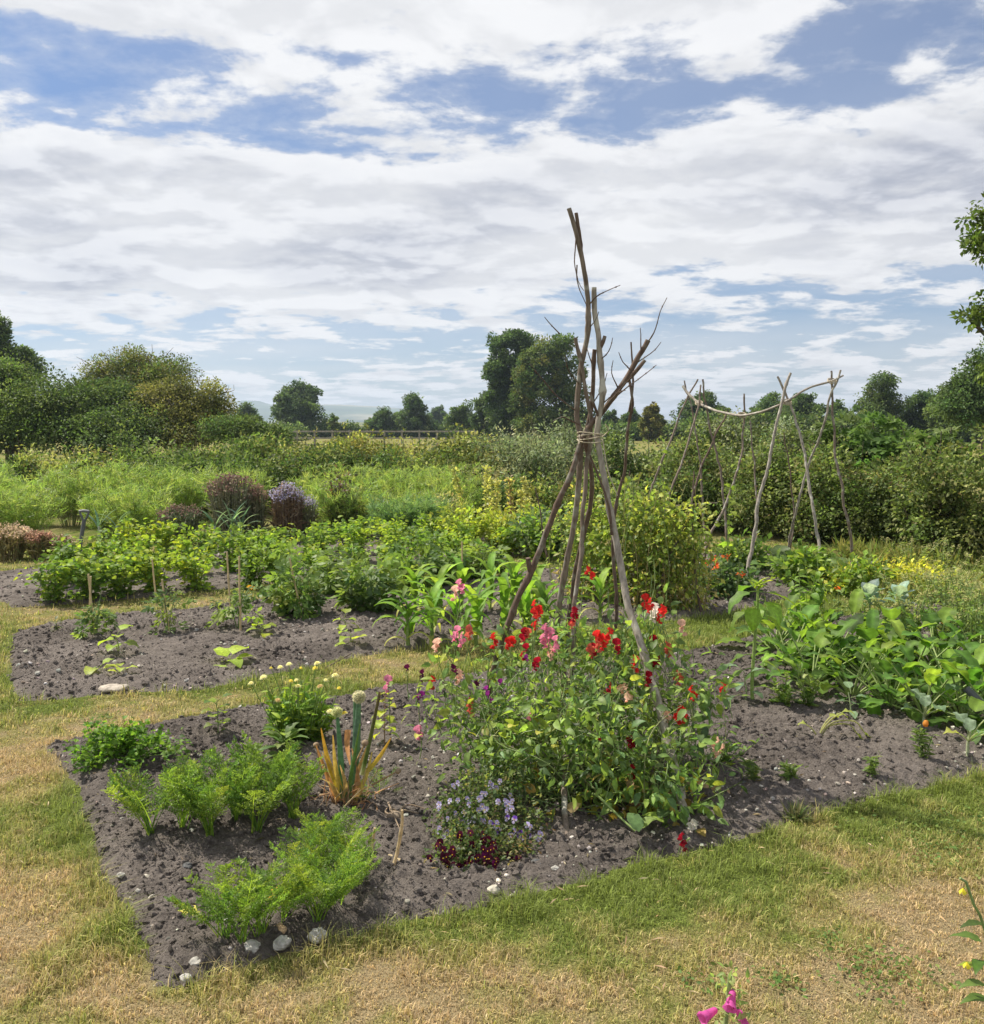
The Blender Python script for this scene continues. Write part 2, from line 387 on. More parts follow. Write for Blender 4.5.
# ------------------------------------------------------------------ beds (outlines on the ground)
def poly(pts): return np.array([G(a, b)[:2] for a, b in pts])
BED1 = poly([(60, 741), (150, 723), (250, 706), (330, 696), (464, 673), (560, 660), (650, 656), (735, 640), (830, 617), (900, 607), (1000, 601), (1180, 592),
             (1180, 738), (984, 778), (889, 802), (788, 829), (708, 852), (650, 865), (580, 885), (510, 903), (400, 932), (330, 952), (250, 974), (195, 990), (148, 997), (126, 950), (108, 905), (94, 880), (76, 840), (66, 795), (50, 770), (34, 748)])
BED2 = poly([(8, 703), (200, 691), (340, 662), (464, 643), (560, 629), (684, 621), (735, 613), (822, 593), (890, 583), (880, 566), (760, 553), (690, 556),
             (620, 566), (530, 572), (440, 581), (330, 594), (150, 613), (60, 623), (10, 634), (4, 660)])
BED3 = poly([(-30, 577), (-12, 598), (8, 609), (82, 605), (161, 597), (330, 578), (430, 566), (530, 556), (570, 540), (540, 522), (300, 538), (100, 560), (36, 569)])
BEDS = [BED1, BED2, BED3]
def sdist(p, pg):
    """signed distance, positive inside"""
    a = pg; b = np.roll(pg, -1, 0); d = np.full(len(p), 1e9); ins = np.zeros(len(p), bool)
    for i in range(len(a)):
        e = b[i] - a[i]; w = p - a[i]; t = np.clip((w @ e) / (e @ e), 0, 1)
        d = np.minimum(d, np.linalg.norm(w - t[:, None] * e, axis=1))
        c = ((a[i, 1] > p[:, 1]) != (b[i, 1] > p[:, 1]))
        with np.errstate(divide='ignore', invalid='ignore'):
            xx = (b[i, 0] - a[i, 0]) * (p[:, 1] - a[i, 1]) / (b[i, 1] - a[i, 1]) + a[i, 0]
        ins ^= c & (p[:, 0] < xx)
    return np.where(ins, d, -d)
def bed_sd(p):
    q = p + .05 * np.stack([fbm(p * 3.1, 3, 5) - .5, fbm(p * 3.1, 3, 6) - .5], 1) * 2
    return np.max([sdist(q, b) for b in BEDS], axis=0)
def soil_z(p):
    sd = bed_sd(p)
    c1, c2 = fbm(p * 15, 2, 21), fbm(p * 42, 2, 22)
    h = .028 + .055 * (fbm(p * 2.3, 3, 20) - .5) + .030 * np.abs(c1 - .5) * 2 * (.2 + 1.2 * fbm(p * 3, 2, 25)) + .032 * (c2 - .5)
    e = sstep(-.015, .16, sd)
    return -.014 * (1 - e) + e * np.maximum(h, .010)
def soil_bed(name, pg, res):
    lo, hi = pg.min(0) - .2, pg.max(0) + .2
    nx, ny = int((hi[0] - lo[0]) / res), int((hi[1] - lo[1]) / res)
    X, Y = np.meshgrid(np.linspace(lo[0], hi[0], nx), np.linspace(lo[1], hi[1], ny), indexing='ij')
    p = np.stack([X.ravel(), Y.ravel()], 1)
    q = p + .05 * np.stack([fbm(p * 3.1, 3, 5) - .5, fbm(p * 3.1, 3, 6) - .5], 1) * 2
    sd = sdist(q, pg); keep = sd > -.05
    z = soil_z(p)
    idx = np.arange(nx * ny).reshape(nx, ny)
    Q = np.stack([idx[:-1, :-1], idx[1:, :-1], idx[1:, 1:], idx[:-1, 1:]], -1).reshape(-1, 4)
    Q = Q[keep[Q].all(1)]
    used = np.unique(Q); mp = np.zeros(nx * ny, int); mp[used] = np.arange(len(used))
    g = Geo(); g.add(np.column_stack([p, z])[used], mp[Q], None, (1, 1, 1))
    return structure(g.build(name, M_SOIL))
soil_bed('front_soil_bed', BED1, .0095)
soil_bed('middle_soil_bed', BED2, .018)
soil_bed('back_soil_bed', BED3, .04)

def in_bed_points(pg, n, box=None, margin=.04):
    lo, hi = pg.min(0), pg.max(0)
    out = []
    while sum(map(len, out)) < n:
        p = rng.uniform(lo, hi, (n * 2, 2)); p = p[sdist(p, pg) > margin]
        p = p[np.abs(p[:, 0]) < p[:, 1] * .62 + .5]; out.append(p)
    return np.vstack(out)[:n]
# pebbles and clods
g = Geo(); ST = np.array([(.52, .48, .43), (.44, .40, .36), (.60, .57, .52), (.36, .30, .25)])
for pg, n, r0, r1 in ((BED1, 3000, .0025, .012), (BED2, 1300, .005, .017), (BED3, 200, .01, .02)):
    p = in_bed_points(pg, n * 2, None, .0); p = p[rng.uniform(0, 1, len(p)) < sstep(.35, .65, fbm(p * 2.6, 3, 61))]; n = len(p); z = soil_z(p); r = r0 + (r1 - r0) * rng.uniform(0, 1, n) ** 2.6
    crumbs(g, np.column_stack([p, z + r * .28]), r, pal(n, ST * .95, [2, 3, 1.2, 2], .25))
structure(g.build('gravel', M_STONE, smooth=False), 'stuff')
g = Geo()
for pg, n, r0, r1 in ((BED1, 115000, .0024, .017), (BED2, 36000, .004, .022), (BED3, 4500, .01, .03)):
    p = in_bed_points(pg, n, None, .0); m = rng.uniform(0, 1, n) < sstep(.30, .60, fbm(p * 1.7, 3, 44)) * .6 + .4; p = p[m]; n = len(p)
    z = soil_z(p); r = r0 + (r1 - r0) * rng.uniform(0, 1, n) ** 16
    crumbs(g, np.column_stack([p, z + r * .25]), r, np.ones((n, 3)) * rng.uniform(.75, 2.1, (n, 1)))
structure(g.build('soil_crumbs', M_SOIL, smooth=False), 'stuff')

# ------------------------------------------------------------------ lawn colour
BLOBS = [(5, 770, .3, .7), (20, 955, .32, .95), (10, 890, .3, .8), (240, 1010, .3, .6), (460, 975, .28, .35), (890, 905, .45, .5), (800, 960, .35, .4), (980, 900, .4, .4), (60, 740, .5, .55), (660, 950, .2, .3),
         (740, 880, .36, -.7), (640, 890, .35, -.55), (90, 960, .22, -.75), (75, 800, .2, -.65), (400, 940, .3, -.35), (940, 820, .5, -.45), (880, 850, .4, -.3), (95, 850, .15, -.5), (300, 990, .3, .25), (560, 870, .25, -.35),
         (700, 635, .9, -.45), (420, 660, .8, -.15), (130, 712, .5, .05), (950, 590, 2.5, -.35), (820, 600, 1.0, -.3), (200, 605, 2., .25)]
BL = [(G(a, b)[:2], r, w) for a, b, r, w in BLOBS]
C_TAN, C_STRAW, C_GREEN = np.array([.47, .355, .21]), np.array([.36, .325, .125]), np.array([.19, .235, .055])
def dryness(p):
    d = .42 + 1.7 * (fbm(p * 1.6, 4, 70) - .5) + 1.9 * (fbm(p * 7, 4, 71, .7) - .5)
    for c, r, w in BL: d = d + (w if w > 0 else w * .62) * np.exp(-((p - c) ** 2).sum(1) / (2 * r * r))
    sd = bed_sd(p)
    d = d - .30 * np.exp(-np.maximum(-sd, 0) / .12)
    return d
def lawn_col(p, jit=0):
    d = dryness(p)
    if jit: d = d + rng.normal(0, jit, len(p))
    a = sstep(.1, .55, d)[:, None]; b = sstep(.62, 1.15, d)[:, None]
    return (C_GREEN * (1 - a) + C_STRAW * a) * (1 - b) + C_TAN * b
# ground: fine sheet near the camera, growing coarser all the way to the horizon
def axis(near, far, n0, n1):
    a = np.linspace(0, near, n0); b = near * (far / near) ** (np.arange(1, n1 + 1) / n1); return np.concatenate([a, b])
ax = axis(7, 9000, 170, 60); xs = np.concatenate([-ax[:0:-1], ax])
ys = np.concatenate([-axis(2, 300, 10, 20)[:0:-1], axis(14, 9000, 330, 60)])
X, Y = np.meshgrid(xs, ys, indexing='ij'); p = np.stack([X.ravel(), Y.ravel()], 1)
c = lawn_col(p); far = sstep(14, 40, np.hypot(p[:, 0], p[:, 1]))[:, None]
fld = np.array([.20, .19, .065]) * (.7 + .6 * fbm(p * .012, 3, 9))[:, None]
c = c * np.array([.5, .52, .5]) * (1 - far) + fld * far
z = .006 * (fbm(p * 2, 3, 33) - .5) * (np.abs(p[:, 1]) < 20)
idx = np.arange(len(p)).reshape(len(xs), len(ys))
g = Geo(); g.add(np.column_stack([p, z]), np.stack([idx[:-1, :-1], idx[1:, :-1], idx[1:, 1:], idx[:-1, 1:]], -1).reshape(-1, 4), None, c)
structure(g.build('ground', M_LAWN))
# mown grass: blades
g = Geo()
def blades(n, x0, x1, y0, y1, hh, ww):
    p = np.column_stack([rng.uniform(x0, x1, n), rng.uniform(y0, y1, n)])
    p = p[(np.abs(p[:, 0]) < p[:, 1] * .72 + .9)]
    sd = bed_sd(p); p = p[sd < .010 + .05 * rng.uniform(0, 1, len(p)) ** 4]; sd = bed_sd(p)
    tuft = fbm(p * 9, 3, 81); d = dryness(p)
    keep = rng.uniform(0, 1, len(p)) < np.clip(1.2 - .2 * sstep(.7, 1.3, d) + .8 * (tuft - .5), .2, 1); p, sd, tuft, d = p[keep], sd[keep], tuft[keep], d[keep]
    n = len(p); h = hh * rng.uniform(.4, 1.3, n) * (1.2 - .45 * sstep(.3, 1.1, d)) * (.5 + 1.1 * sstep(.3, .72, tuft)) * (1 + 1.0 * np.exp(-np.maximum(-sd, 0) / .045))
    tw = np.exp(-((p - G(92, 965)[:2]) ** 2).sum(1) / (2 * .13 ** 2)); h = h * (1 + 1.5 * tw)
    a = rng.uniform(0, 2 * PI, n); lean = rng.uniform(.2, 1.6, n)
    dx = np.stack([np.cos(a), np.sin(a), 0 * a], 1); sx = np.stack([-np.sin(a), np.cos(a), 0 * a], 1)
    b = np.column_stack([p, np.zeros(n)]); w = ww * rng.uniform(.6, 1.3, n)
    up = np.array([0, 0, 1.])
    m = b + h[:, None] * (.55 * up + .35 * lean[:, None] * dx * .6)
    t = b + h[:, None] * ((.55 + .45 * np.cos(lean))[:, None] * up + lean[:, None] * .8 * dx)
    V = np.stack([b - sx * w[:, None], b + sx * w[:, None], m - sx * w[:, None] * .8, m + sx * w[:, None] * .8, t], 1)
    F3 = np.array([(0, 1, 3), (0, 3, 2), (2, 3, 4)])
    c = lawn_col(p, .28) * np.clip(1.05 + rng.normal(0, .36, (n, 1)), .3, 2.0)
    g.add(V, None, F3[None] + (np.arange(n) * 5)[:, None, None], np.repeat(c, 5, 0))
blades(620000, -4.2, 4.2, 1.9, 4.8, .021, .0013)
blades(240000, -6.4, 6.4, 4.8, 8.0, .023, .0023)
blades(110000, -10, 10, 8.0, 13.5, .026, .004)
structure(g.build('grass', M_GRASS), 'stuff')
# clover and dry clippings in the turf
g = Geo()
for a, b, r, n in ((880, 975, .16, 260), (780, 985, .07, 50), (700, 985, .08, 50), (930, 850, .25, 260), (960, 830, .3, 240), (100, 720, .1, 60), (830, 940, .06, 40)):
    c = G(a, b)[:2]; p = c + rng.normal(0, r * .5, (n, 2)); p = p[bed_sd(p) < 0]; n = len(p)
    scatter(g, L2, np.column_stack([p, rng.uniform(.012, .028, n)]), rdir(n, -.1, .4), rng.uniform(.012, .022, n), pal(n, [(.10, .17, .04), (.15, .20, .05)]))
p = np.column_stack([rng.uniform(-2.4, 2.4, 1500), rng.uniform(2.3, 6, 1500)]); p = p[bed_sd(p) < 0]; n = len(p)
scatter(g, LN, np.column_stack([p, rng.uniform(.006, .03, n)]), rdir(n, -.2, .2), rng.uniform(.015, .05, n), pal(n, [(.5, .4, .24), (.42, .3, .17)]), wid=.4)
p = in_bed_points(BED1, 420); n = len(p)
scatter(g, LN, np.column_stack([p, soil_z(p) + .006]), rdir(n, -.15, .2), rng.uniform(.012, .045, n), pal(n, [(.40, .32, .2), (.30, .22, .13), (.22, .17, .1)]), wid=.6)
p = in_bed_points(BED1, 90); p = np.repeat(p, 5, 0) + rng.normal(0, .008, (450, 2)); n = len(p)
scatter(g, L2, np.column_stack([p, soil_z(p) + .008]), rdir(n, .1, .8), rng.uniform(.010, .022, n), pal(n, [(.13, .2, .05), (.17, .23, .06)]))
structure(g.build('clover_and_straw_litter', M_GRASS), 'stuff')
# ------------------------------------------------------------------ wigwam of poles
def pts(*a): return [P3(*k) for k in a]
WB = G(590, 760)
def pole(parent, path, r0, r1, mat, name='pole', n=11, rough=.19, cut=(.42, .34, .24), wob=.03):
    g = Geo(); o = np.array(parent.location)
    tube(g, [q - o for q in path], r0, r1, n, .025, (1, 1, 1), 0, rough, True, (2.0, 1.7, 1.4), wob)
    return g.build(name, mat, parent)
def twig(parent, path, r0, r1, mat, off):
    g = Geo(); p = tube(g, [q - off for q in path], r0, r1, 5, .02, (1, 1, 1), 0, .2, True, None, .03)
    for k in range(2, len(p) - 1, 3):                                   # buds along the twig
        ball(g, p[k], max(r1, .0022) * 1.5, (1.1, .9, .8), 5, 1.6)
    return g.build('twig', mat, parent)
W = thing('bean_wigwam', 'tall wigwam of rough branches tied with twine over red sweet peas', 'plant support', WB)
o = np.array(WB)
pA = pole(W, [G(487, 752), *pts((491, 682, 4.55), (500, 650, 4.5), (530, 575, 4.48), (560, 500, 4.46), (583, 440, 4.46), (603, 410, 4.46), (625, 378, 4.45), (648, 341, 4.44))], .0165, .012, M_POLED)
pB = pole(W, [G(543, 742), *pts((553, 655, 4.75), (562, 590, 4.65), (575, 515, 4.6), (581, 445, 4.52), (577, 415, 4.5), (581, 370, 4.48), (587, 335, 4.47), (588, 300, 4.46), (583, 265, 4.45), (577, 237, 4.44), (569, 208, 4.43))], .017, .0105, M_POLE, wob=.008)
pC = pole(W, [G(561, 720), *pts((567, 640, 5.0), (575, 575, 4.85), (590, 510, 4.7), (588, 440, 4.56), (592, 400, 4.53), (595, 348, 4.5))], .014, .010, M_POLED)
pD = pole(W, [G(688, 832), *pts((676, 775, 3.85), (658, 700, 4.05), (635, 630, 4.22), (615, 545, 4.36), (602, 470, 4.42), (599, 430, 4.43), (601, 395, 4.44), (599, 345, 4.45), (596, 318, 4.46), (595, 289, 4.46))], .020, .0115, M_POLEG)
pE = pole(W, [G(614, 702), *pts((615, 620, 5.1), (614, 560, 5.0), (615, 505, 4.95), (625, 470, 4.9), (629, 430, 4.85), (630, 395, 4.8), (628, 377, 4.8))], .012, .007, M_POLED, n=7)
pF = pole(W, [G(567, 842), *pts((565, 805, 3.72), (567, 740, 4.0), (572, 660, 4.35), (584, 500, 4.5), (590, 430, 4.5), (584, 380, 4.47), (576, 337, 4.47))], .0135, .009, M_POLE, n=7)
# cut stubs and side branches
for par, path, r0, r1 in ((pA, pts((626, 381, 4.45), (636, 371, 4.43), (645, 360, 4.42)), .011, .009), (pB, pts((581, 255, 4.45), (580, 240, 4.445), (578, 226, 4.44), (576, 213, 4.44)), .010, .0085),
                          (pD, pts((600, 348, 4.45), (603, 342, 4.44), (605, 336, 4.44)), .010, .008), (pA, pts((531, 574, 4.48), (529, 566, 4.46), (528, 558, 4.45)), .012, .012),
                          (pE, pts((629, 412, 4.82), (633, 385, 4.79), (631, 342, 4.78)), .006, .004), (pD, pts((600, 420, 4.43), (594, 405, 4.42), (590, 392, 4.42)), .007, .006),
                          (pD, pts((612, 535, 4.36), (607, 500, 4.33), (590, 455, 4.3)), .007, .004)):
    g = Geo(); tube(g, [q - o for q in path], r0, r1, 7, .02, (1, 1, 1), 0, .15, True, (2.2, 1.9, 1.6)); g.build('stub', M_POLED, par)
for par, path in ((pA, pts((646, 345, 4.44), (656, 328, 4.40), (661, 312, 4.38), (667, 298, 4.36))), (pA, pts((638, 362, 4.44), (652, 352, 4.47), (662, 342, 4.5))), (pA, pts((604, 408, 4.4), (618, 390, 4.3), (632, 376, 4.3))),
                  (pA, pts((641, 352, 4.44), (640, 335, 4.43), (639, 328, 4.42))), (pB, pts((576, 238, 4.44), (575, 262, 4.42), (580, 280, 4.42), (586, 290, 4.41))), (pB, pts((588, 306, 4.46), (600, 294, 4.42), (620, 285, 4.36))),
                  (pB, pts((560, 334, 4.3), (552, 326, 4.3), (545, 318, 4.3))), (pB, pts((578, 412, 4.5), (560, 398, 4.45), (546, 382, 4.42), (531, 364, 4.4))), (pB, pts((580, 425, 4.5), (570, 420, 4.45), (562, 416, 4.4), (553, 420, 4.4))),
                  (pB, pts((577, 265, 4.44), (578, 280, 4.43), (584, 300, 4.42), (588, 312, 4.41))), (pC, pts((592, 405, 4.53), (602, 385, 4.5), (607, 372, 4.48))), (pA, pts((618, 388, 4.45), (612, 372, 4.4), (613, 360, 4.4))), (pA, pts((632, 372, 4.45), (622, 362, 4.4), (618, 352, 4.4))), (pA, pts((612, 400, 4.45), (632, 384, 4.5), (655, 366, 4.6))), (pD, pts((600, 360, 4.45), (608, 352, 4.4), (612, 338, 4.38))), (pB, pts((580, 385, 4.48), (570, 372, 4.44), (566, 356, 4.42))), (pD, pts((601, 405, 4.44), (612, 396, 4.4), (625, 392, 4.35))), (pB, pts((587, 330, 4.47), (594, 322, 4.44), (598, 312, 4.42))), (pC, pts((594, 370, 4.5), (588, 356, 4.46), (585, 345, 4.45)))):
    twig(par, path, .0035, .0016, M_POLED, o)
g = Geo(); c = P3(590, 437, 4.47) - o
for k in range(4):                                                     # twine wound round the crossing, with loose ends
    a = np.linspace(0, 2 * PI, 25); z = .004 * k + rng.normal(0, .002, 25).cumsum() * .5
    tube(g, np.column_stack([c[0] + .060 * np.cos(a), c[1] + .066 * np.sin(a), c[2] - .004 + .006 * (k - 1.5) + .012 * np.sin(a + k * 1.3) + z * .6]), .0024, .0024, 5, .01, (.55, .48, .36))
tube(g, [c + np.array(k) for k in ((.05, -.06, 0), (.075, -.09, .03), (.06, -.10, .06))], .003, .0025, 5, .01, (.55, .48, .36))
tube(g, [c + np.array(k) for k in ((.055, -.05, -.02), (.075, -.08, -.15), (.12, -.09, -.27))], .003, .0025, 5, .01, (.5, .44, .34))
tube(g, [c + np.array(k) for k in ((-.055, -.06, .01), (-.06, -.1, -.03))], .003, .0025, 5, .01, (.55, .48, .36))
g.build('twine', M_TWINE, W)

# ------------------------------------------------------------------ sweet peas
PEA = [(.15, .235, .065), (.19, .275, .07), (.12, .195, .075), (.235, .32, .065), (.31, .36, .06)]
PEAW = [3, 3, 2.5, 1.6, .5]
SP = thing('sweet_pea', 'big tangle of sweet peas in red, pink and purple flower round the wigwam', 'flowering plant', WB)
so = np.array(WB)
def bl(px, py, Y, rx, ry, rz): return [*(P3(px, py, Y) - so), rx, ry, rz]
MASS = [bl(500, 740, 4.1, .26, .28, .24), bl(575, 735, 3.98, .30, .30, .30), bl(650, 760, 3.95, .26, .26, .24), bl(560, 690, 4.3, .36, .32, .14), bl(630, 690, 4.25, .32, .30, .18),
        bl(480, 720, 4.2, .20, .2, .22), bl(590, 800, 3.8, .24, .16, .14), bl(690, 720, 4.1, .16, .2, .22), bl(450, 700, 4.25, .10, .12, .10), bl(690, 800, 3.75, .10, .1, .10), bl(640, 655, 4.35, .16, .2, .14), bl(540, 650, 4.4, .16, .2, .10), bl(575, 735, 3.80, .20, .14, .20), bl(510, 760, 3.85, .16, .14, .14), bl(640, 770, 3.75, .18, .12, .14), bl(515, 655, 4.42, .10, .10, .10), bl(600, 645, 4.4, .14, .14, .10), bl(648, 632, 4.28, .09, .09, .12), bl(560, 630, 4.55, .09, .09, .12), bl(460, 650, 4.3, .06, .06, .14), bl(690, 690, 4.1, .10, .1, .16)]
g = Geo()
foliage(g, MASS, 540, 5, .053, LV, PEA, PEAW, .075, .02, .18, .15, 0, .2, .42)
foliage(g, MASS, 460, 5, .040, L4N, PEA, PEAW, .085, .02, .2, -.2, 0, .2, .32)
lowb = [bl(600, 815, 3.8, .36, .2, .10), bl(650, 800, 3.85, .2, .2, .14)]
foliage(g, lowb, 60, 5, .055, L4, [(.38, .27, .07), (.46, .36, .08), (.34, .24, .14), (.3, .32, .05)], None, .07, .01, .2, .5)
big = [(668, 830), (700, 822), (640, 838), (655, 812), (590, 828), (610, 850), (560, 690), (650, 690)]                 # separate broad leaves
for a, b in big[:4]:
    q = G(a, b, .05) - so
    for k in range(2): arcleaf(g, q + rng.normal(0, .03, 3) * [1, 1, .5] + [0, 0, .03], rng.uniform(0, 6.28), rng.uniform(.2, .9), .10, .065, 1.0, oval, .2, .1, 6, 2, pal(1, PEA)[0])
for a, b in ((537, 735), (551, 748), (583, 831), (575, 825), (508, 728), (420, 735)):
    q = P3(a, b, 3.72) - so; arcleaf(g, q, rng.uniform(0, 6), .4, .045, .032, 1.4, oval, .25, .2, 5, 2, (.50, .48, .10))
g.build('foliage', M_LEAF, SP)
# vines and tendrils, winged stems
g = Geo()
feet = [G(a, b) - so for a, b in ((500, 780), (530, 800), (560, 805), (600, 808), (640, 815), (665, 812), (690, 800), (620, 790), (520, 770))]
for k in range(230):
    f = feet[k % len(feet)] + rng.normal(0, .05, 3) * [1, 1, 0]
    t = blob_pts(MASS, 1, .3)[0][0]; mid = (f + t) / 2 + rng.normal(0, .09, 3)
    tube(g, [f, mid, t, t + rng.normal(0, .05, 3) + [0, 0, .06]], .0032, .0016, 4, .05, pal(1, [(.16, .24, .08), (.22, .28, .12), (.28, .30, .14)])[0], cap=False)
for k in range(46):                                                   # young shoots reaching up the poles
    t = blob_pts(MASS, 1, .3)[0][0]; L = rng.uniform(.10, .28); e = t + [rng.normal(0, .05), rng.normal(0, .04), L]
    if t[2] > .25: tube(g, [t, (t + e) / 2 + rng.normal(0, .015, 3), e], .0022, .0012, 4, .03, pal(1, [(.22, .31, .11), (.28, .36, .15)])[0], cap=False)
tp = blob_pts(MASS, 190, .25)[0]
for q in tp:
    if q[2] < .05: continue
    d = rdir(1, -.2, .9)[0]; s = np.linspace(0, 1, 12)[:, None]; L = rng.uniform(.06, .15)
    e1 = nrm(np.cross(d, [0, 0, 1.]))
    ph = s * rng.uniform(4, 11); cr = .012 * s
    tube(g, q + d * L * s + e1 * np.sin(ph) * cr + np.cross(d, e1) * np.cos(ph) * cr, .0011, .0008, 3, .05, (.25, .33, .12), cap=False)
tube(g, [G(590, 800, .02) - so, *[P3(*k) - so for k in ((596, 795, 3.72), (625, 822, 3.6), (650, 843, 3.55), (672, 850, 3.5))], G(690, 838, .04) - so], .006, .004, 5, .02, (.30, .40, .14))
g.build('vines', M_STEM, SP)
FL = dict(
 red=[(535, 607), (539, 611), (537, 619), (588, 572), (508, 644), (512, 641), (494, 640), (432, 682), (645, 600), (651, 604), (597, 637), (609, 634), (602, 640), (691, 692), (681, 712), (677, 716), (685, 714), (634, 661), (657, 614), (663, 611), (723, 687)],
 crimson=[(526, 649), (593, 649), (654, 642), (657, 660), (651, 664), (649, 677), (610, 689), (602, 735), (630, 743), (632, 772), (537, 663), (616, 645), (682, 840), (574, 613), (525, 634)],
 coral=[(528, 634), (591, 650), (598, 646), (574, 622), (470, 632), (636, 662), (677, 677), (668, 648), (470, 704)],
 pink=[(459, 585), (457, 631), (462, 639), (543, 640), (550, 634), (548, 645), (555, 641), (531, 720), (418, 732), (388, 682), (545, 630)],
 peach=[(455, 592), (437, 645), (459, 676), (623, 687), (627, 691), (716, 744), (720, 749), (688, 806), (681, 626), (668, 716), (551, 652)],
 white=[(655, 609), (652, 614), (665, 712), (694, 826)],
 purple=[(422, 696), (418, 698), (488, 696), (491, 701), (500, 683), (527, 659), (486, 690)],
 maroon=[(407, 669), (422, 674), (453, 669), (456, 673), (476, 686), (422, 680)])
FC = dict(red=(.72, .035, .03), crimson=(.40, .012, .03), coral=(.75, .16, .11), pink=(.82, .27, .42), peach=(.80, .50, .38), white=(.78, .74, .66), purple=(.28, .03, .25), maroon=(.09, .01, .045))
PET = Leaf(5, 4, 1.25, rnd, .2, .7, .42, .8); PET2 = Leaf(3, 2, .85, rnd, .5, .6, 0, 1.0)
def pea_flower(g, q, az, s, c):
    """a broad back petal, two wings and a keel, all turned towards azimuth az"""
    c = np.asarray(c); f = np.array([math.cos(az), math.sin(az), 0.]); sd = np.array([-f[1], f[0], 0]); up = np.array([0, 0, 1.])
    z = f[None] + .2 * up
    scatter(g, PET, [q], [up * 1. + f * -.25 + rng.normal(0, .12, 3)], s, [c], -z, 0, 1, .05)
    for k in (-1, 1): scatter(g, PET2, [q - up * .1 * s + sd * k * .02 * s], [f * .8 + sd * k * .45 + up * -.15], s * .62, [c * .85], sd[None] * k + up * .5, 0, 1, .1)
    ball(g, q + f * s * .3 - up * s * .1, s * .14, c * .9 + .08, 6, 1)
def stemto(g, q, L, col=(.18, .26, .09)):
    b = q + np.array([rng.normal(0, .03), rng.uniform(.0, .06), -L]); tube(g, [b, (b + q) / 2 + rng.normal(0, .012, 3), q], .0022, .0015, 4, .04, col, cap=False)
gs = Geo()
for cname, L in FL.items():
    for a, b in L:
        Y = 4.02 + (700 - b) * .0026 + rng.normal(0, .03)
        if b > 790: Y = G(a, b, .06)[1]
        if b < 650: Y = 4.15 + rng.uniform(-.05, .12)
        if a < 440: Y = 4.25
        if cname == 'red' and a == 723: Y = 4.9
        q = P3(a, b, Y) - so
        g = Geo(); q0 = q.copy(); v = FC[cname]
        for k in range(1 if cname in ('maroon', 'purple') else 2):
            qq = q0 * 0 + rng.normal(0, .007, 3) * (k > 0) + np.array([0, 0, -.028 * k])
            pea_flower(g, qq, -PI / 2 + rng.normal(0, .9), rng.uniform(.029, .038), np.asarray(v) * rng.uniform(.8, 1.15)) if cname not in ('maroon', 'purple') else pea_flower(g, qq, -PI / 2 + rng.normal(0, .9), rng.uniform(.020, .027), np.asarray(v) * rng.uniform(.8, 1.2))
        ob = g.build('flower', M_PETAL, SP, loc=q0); ob['label'] = {'red': 'scarlet', 'crimson': 'dark red', 'coral': 'coral', 'pink': 'pink', 'peach': 'pale peach', 'white': 'creamy white', 'purple': 'purple', 'maroon': 'dark maroon'}[cname] + ' sweet pea flower'
        gs = Geo(); stemto(gs, q - q0, rng.uniform(.12, .26)); gs.build('flower_stalk', M_STEM, ob)

# ------------------------------------------------------------------ violas
VP = Leaf(3, 2, .95, obov, .1, .3, 0, 1.0)
def viola_flower(g, q, s, up_c, low_c, face):
    f = nrm(np.asarray(face, float)); a = nrm(np.cross([0, 0, 1.], f)); u = np.cross(f, a)
    for ang, c, ss in ((65, up_c, 1), (115, up_c, 1), (10, low_c, .85), (170, low_c, .85), (270, low_c, 1.0)):
        d = math.cos(R(ang)) * a + math.sin(R(ang)) * u + f * .15
        scatter(g, VP, [q], [d], s * ss, [c], [f], 0, 1, .02)
    ball(g, q + f * s * .1, s * .16, (.75, .52, .05), 5)
def viola(label, px, py, blobs, fls, seedn):
    b = G(px, py); r = thing('viola', label, 'flowering plant', b)
    bb = [[*(P3(*k[:3]) - b), *k[3:]] for k in blobs]
    g = Geo(); foliage(g, bb, 420, 7, .019, L2, [(.06, .10, .035), (.09, .13, .04), (.12, .15, .05), (.20, .19, .08)], [3, 3, 2, 1], .028, .0, .2, .1)
    foliage(g, [[k[0], k[1], .03, k[3] * 1.05, k[4] * 1.05, .03] for k in bb], 60, 6, .02, L2, [(.30, .24, .12), (.26, .16, .09), (.16, .16, .06)], None, .03, .0, .2, .1)
    g.build('foliage', M_LEAF, r)
    g = Geo()
    for k in range(60):
        t = blob_pts(bb, 1, .2)[0][0]; f0 = np.array([t[0] * .5, t[1] * .5, 0]); tube(g, [f0, (f0 + t) / 2 + rng.normal(0, .01, 3), t], .0014, .0009, 3, .03, (.14, .18, .07), cap=False)
    g.build('stems', M_STEM, r)
    for kind, n, cen in fls:
        for k in range(n):
            px2, py2, rx, ry = cen; an = rng.uniform(0, 2 * PI); ra = 1.55 * rng.uniform(0, 1) ** .6; x = px2 + rx * ra * math.cos(an); y = py2 + ry * ra * math.sin(an)
            i = np.argmin([abs(x - q[0]) + abs(y - q[1]) for q in blobs]); Y = blobs[i][2] - blobs[i][4] * rng.uniform(.75, 1.0)
            q = P3(x, y, Y) - b
            if q[2] < .02: q[2] = .02 + rng.uniform(0, .02)
            g = Geo(); cu, cl, s = kind
            viola_flower(g, np.zeros(3), s * rng.uniform(.85, 1.15), np.asarray(cu) * rng.uniform(.75, 1.2), np.asarray(cl) * rng.uniform(.8, 1.15), rdir(1, 0, .8)[0] * .8 + [.1, -1.1, .25])
            g.build('flower', M_PETAL, r, loc=q)
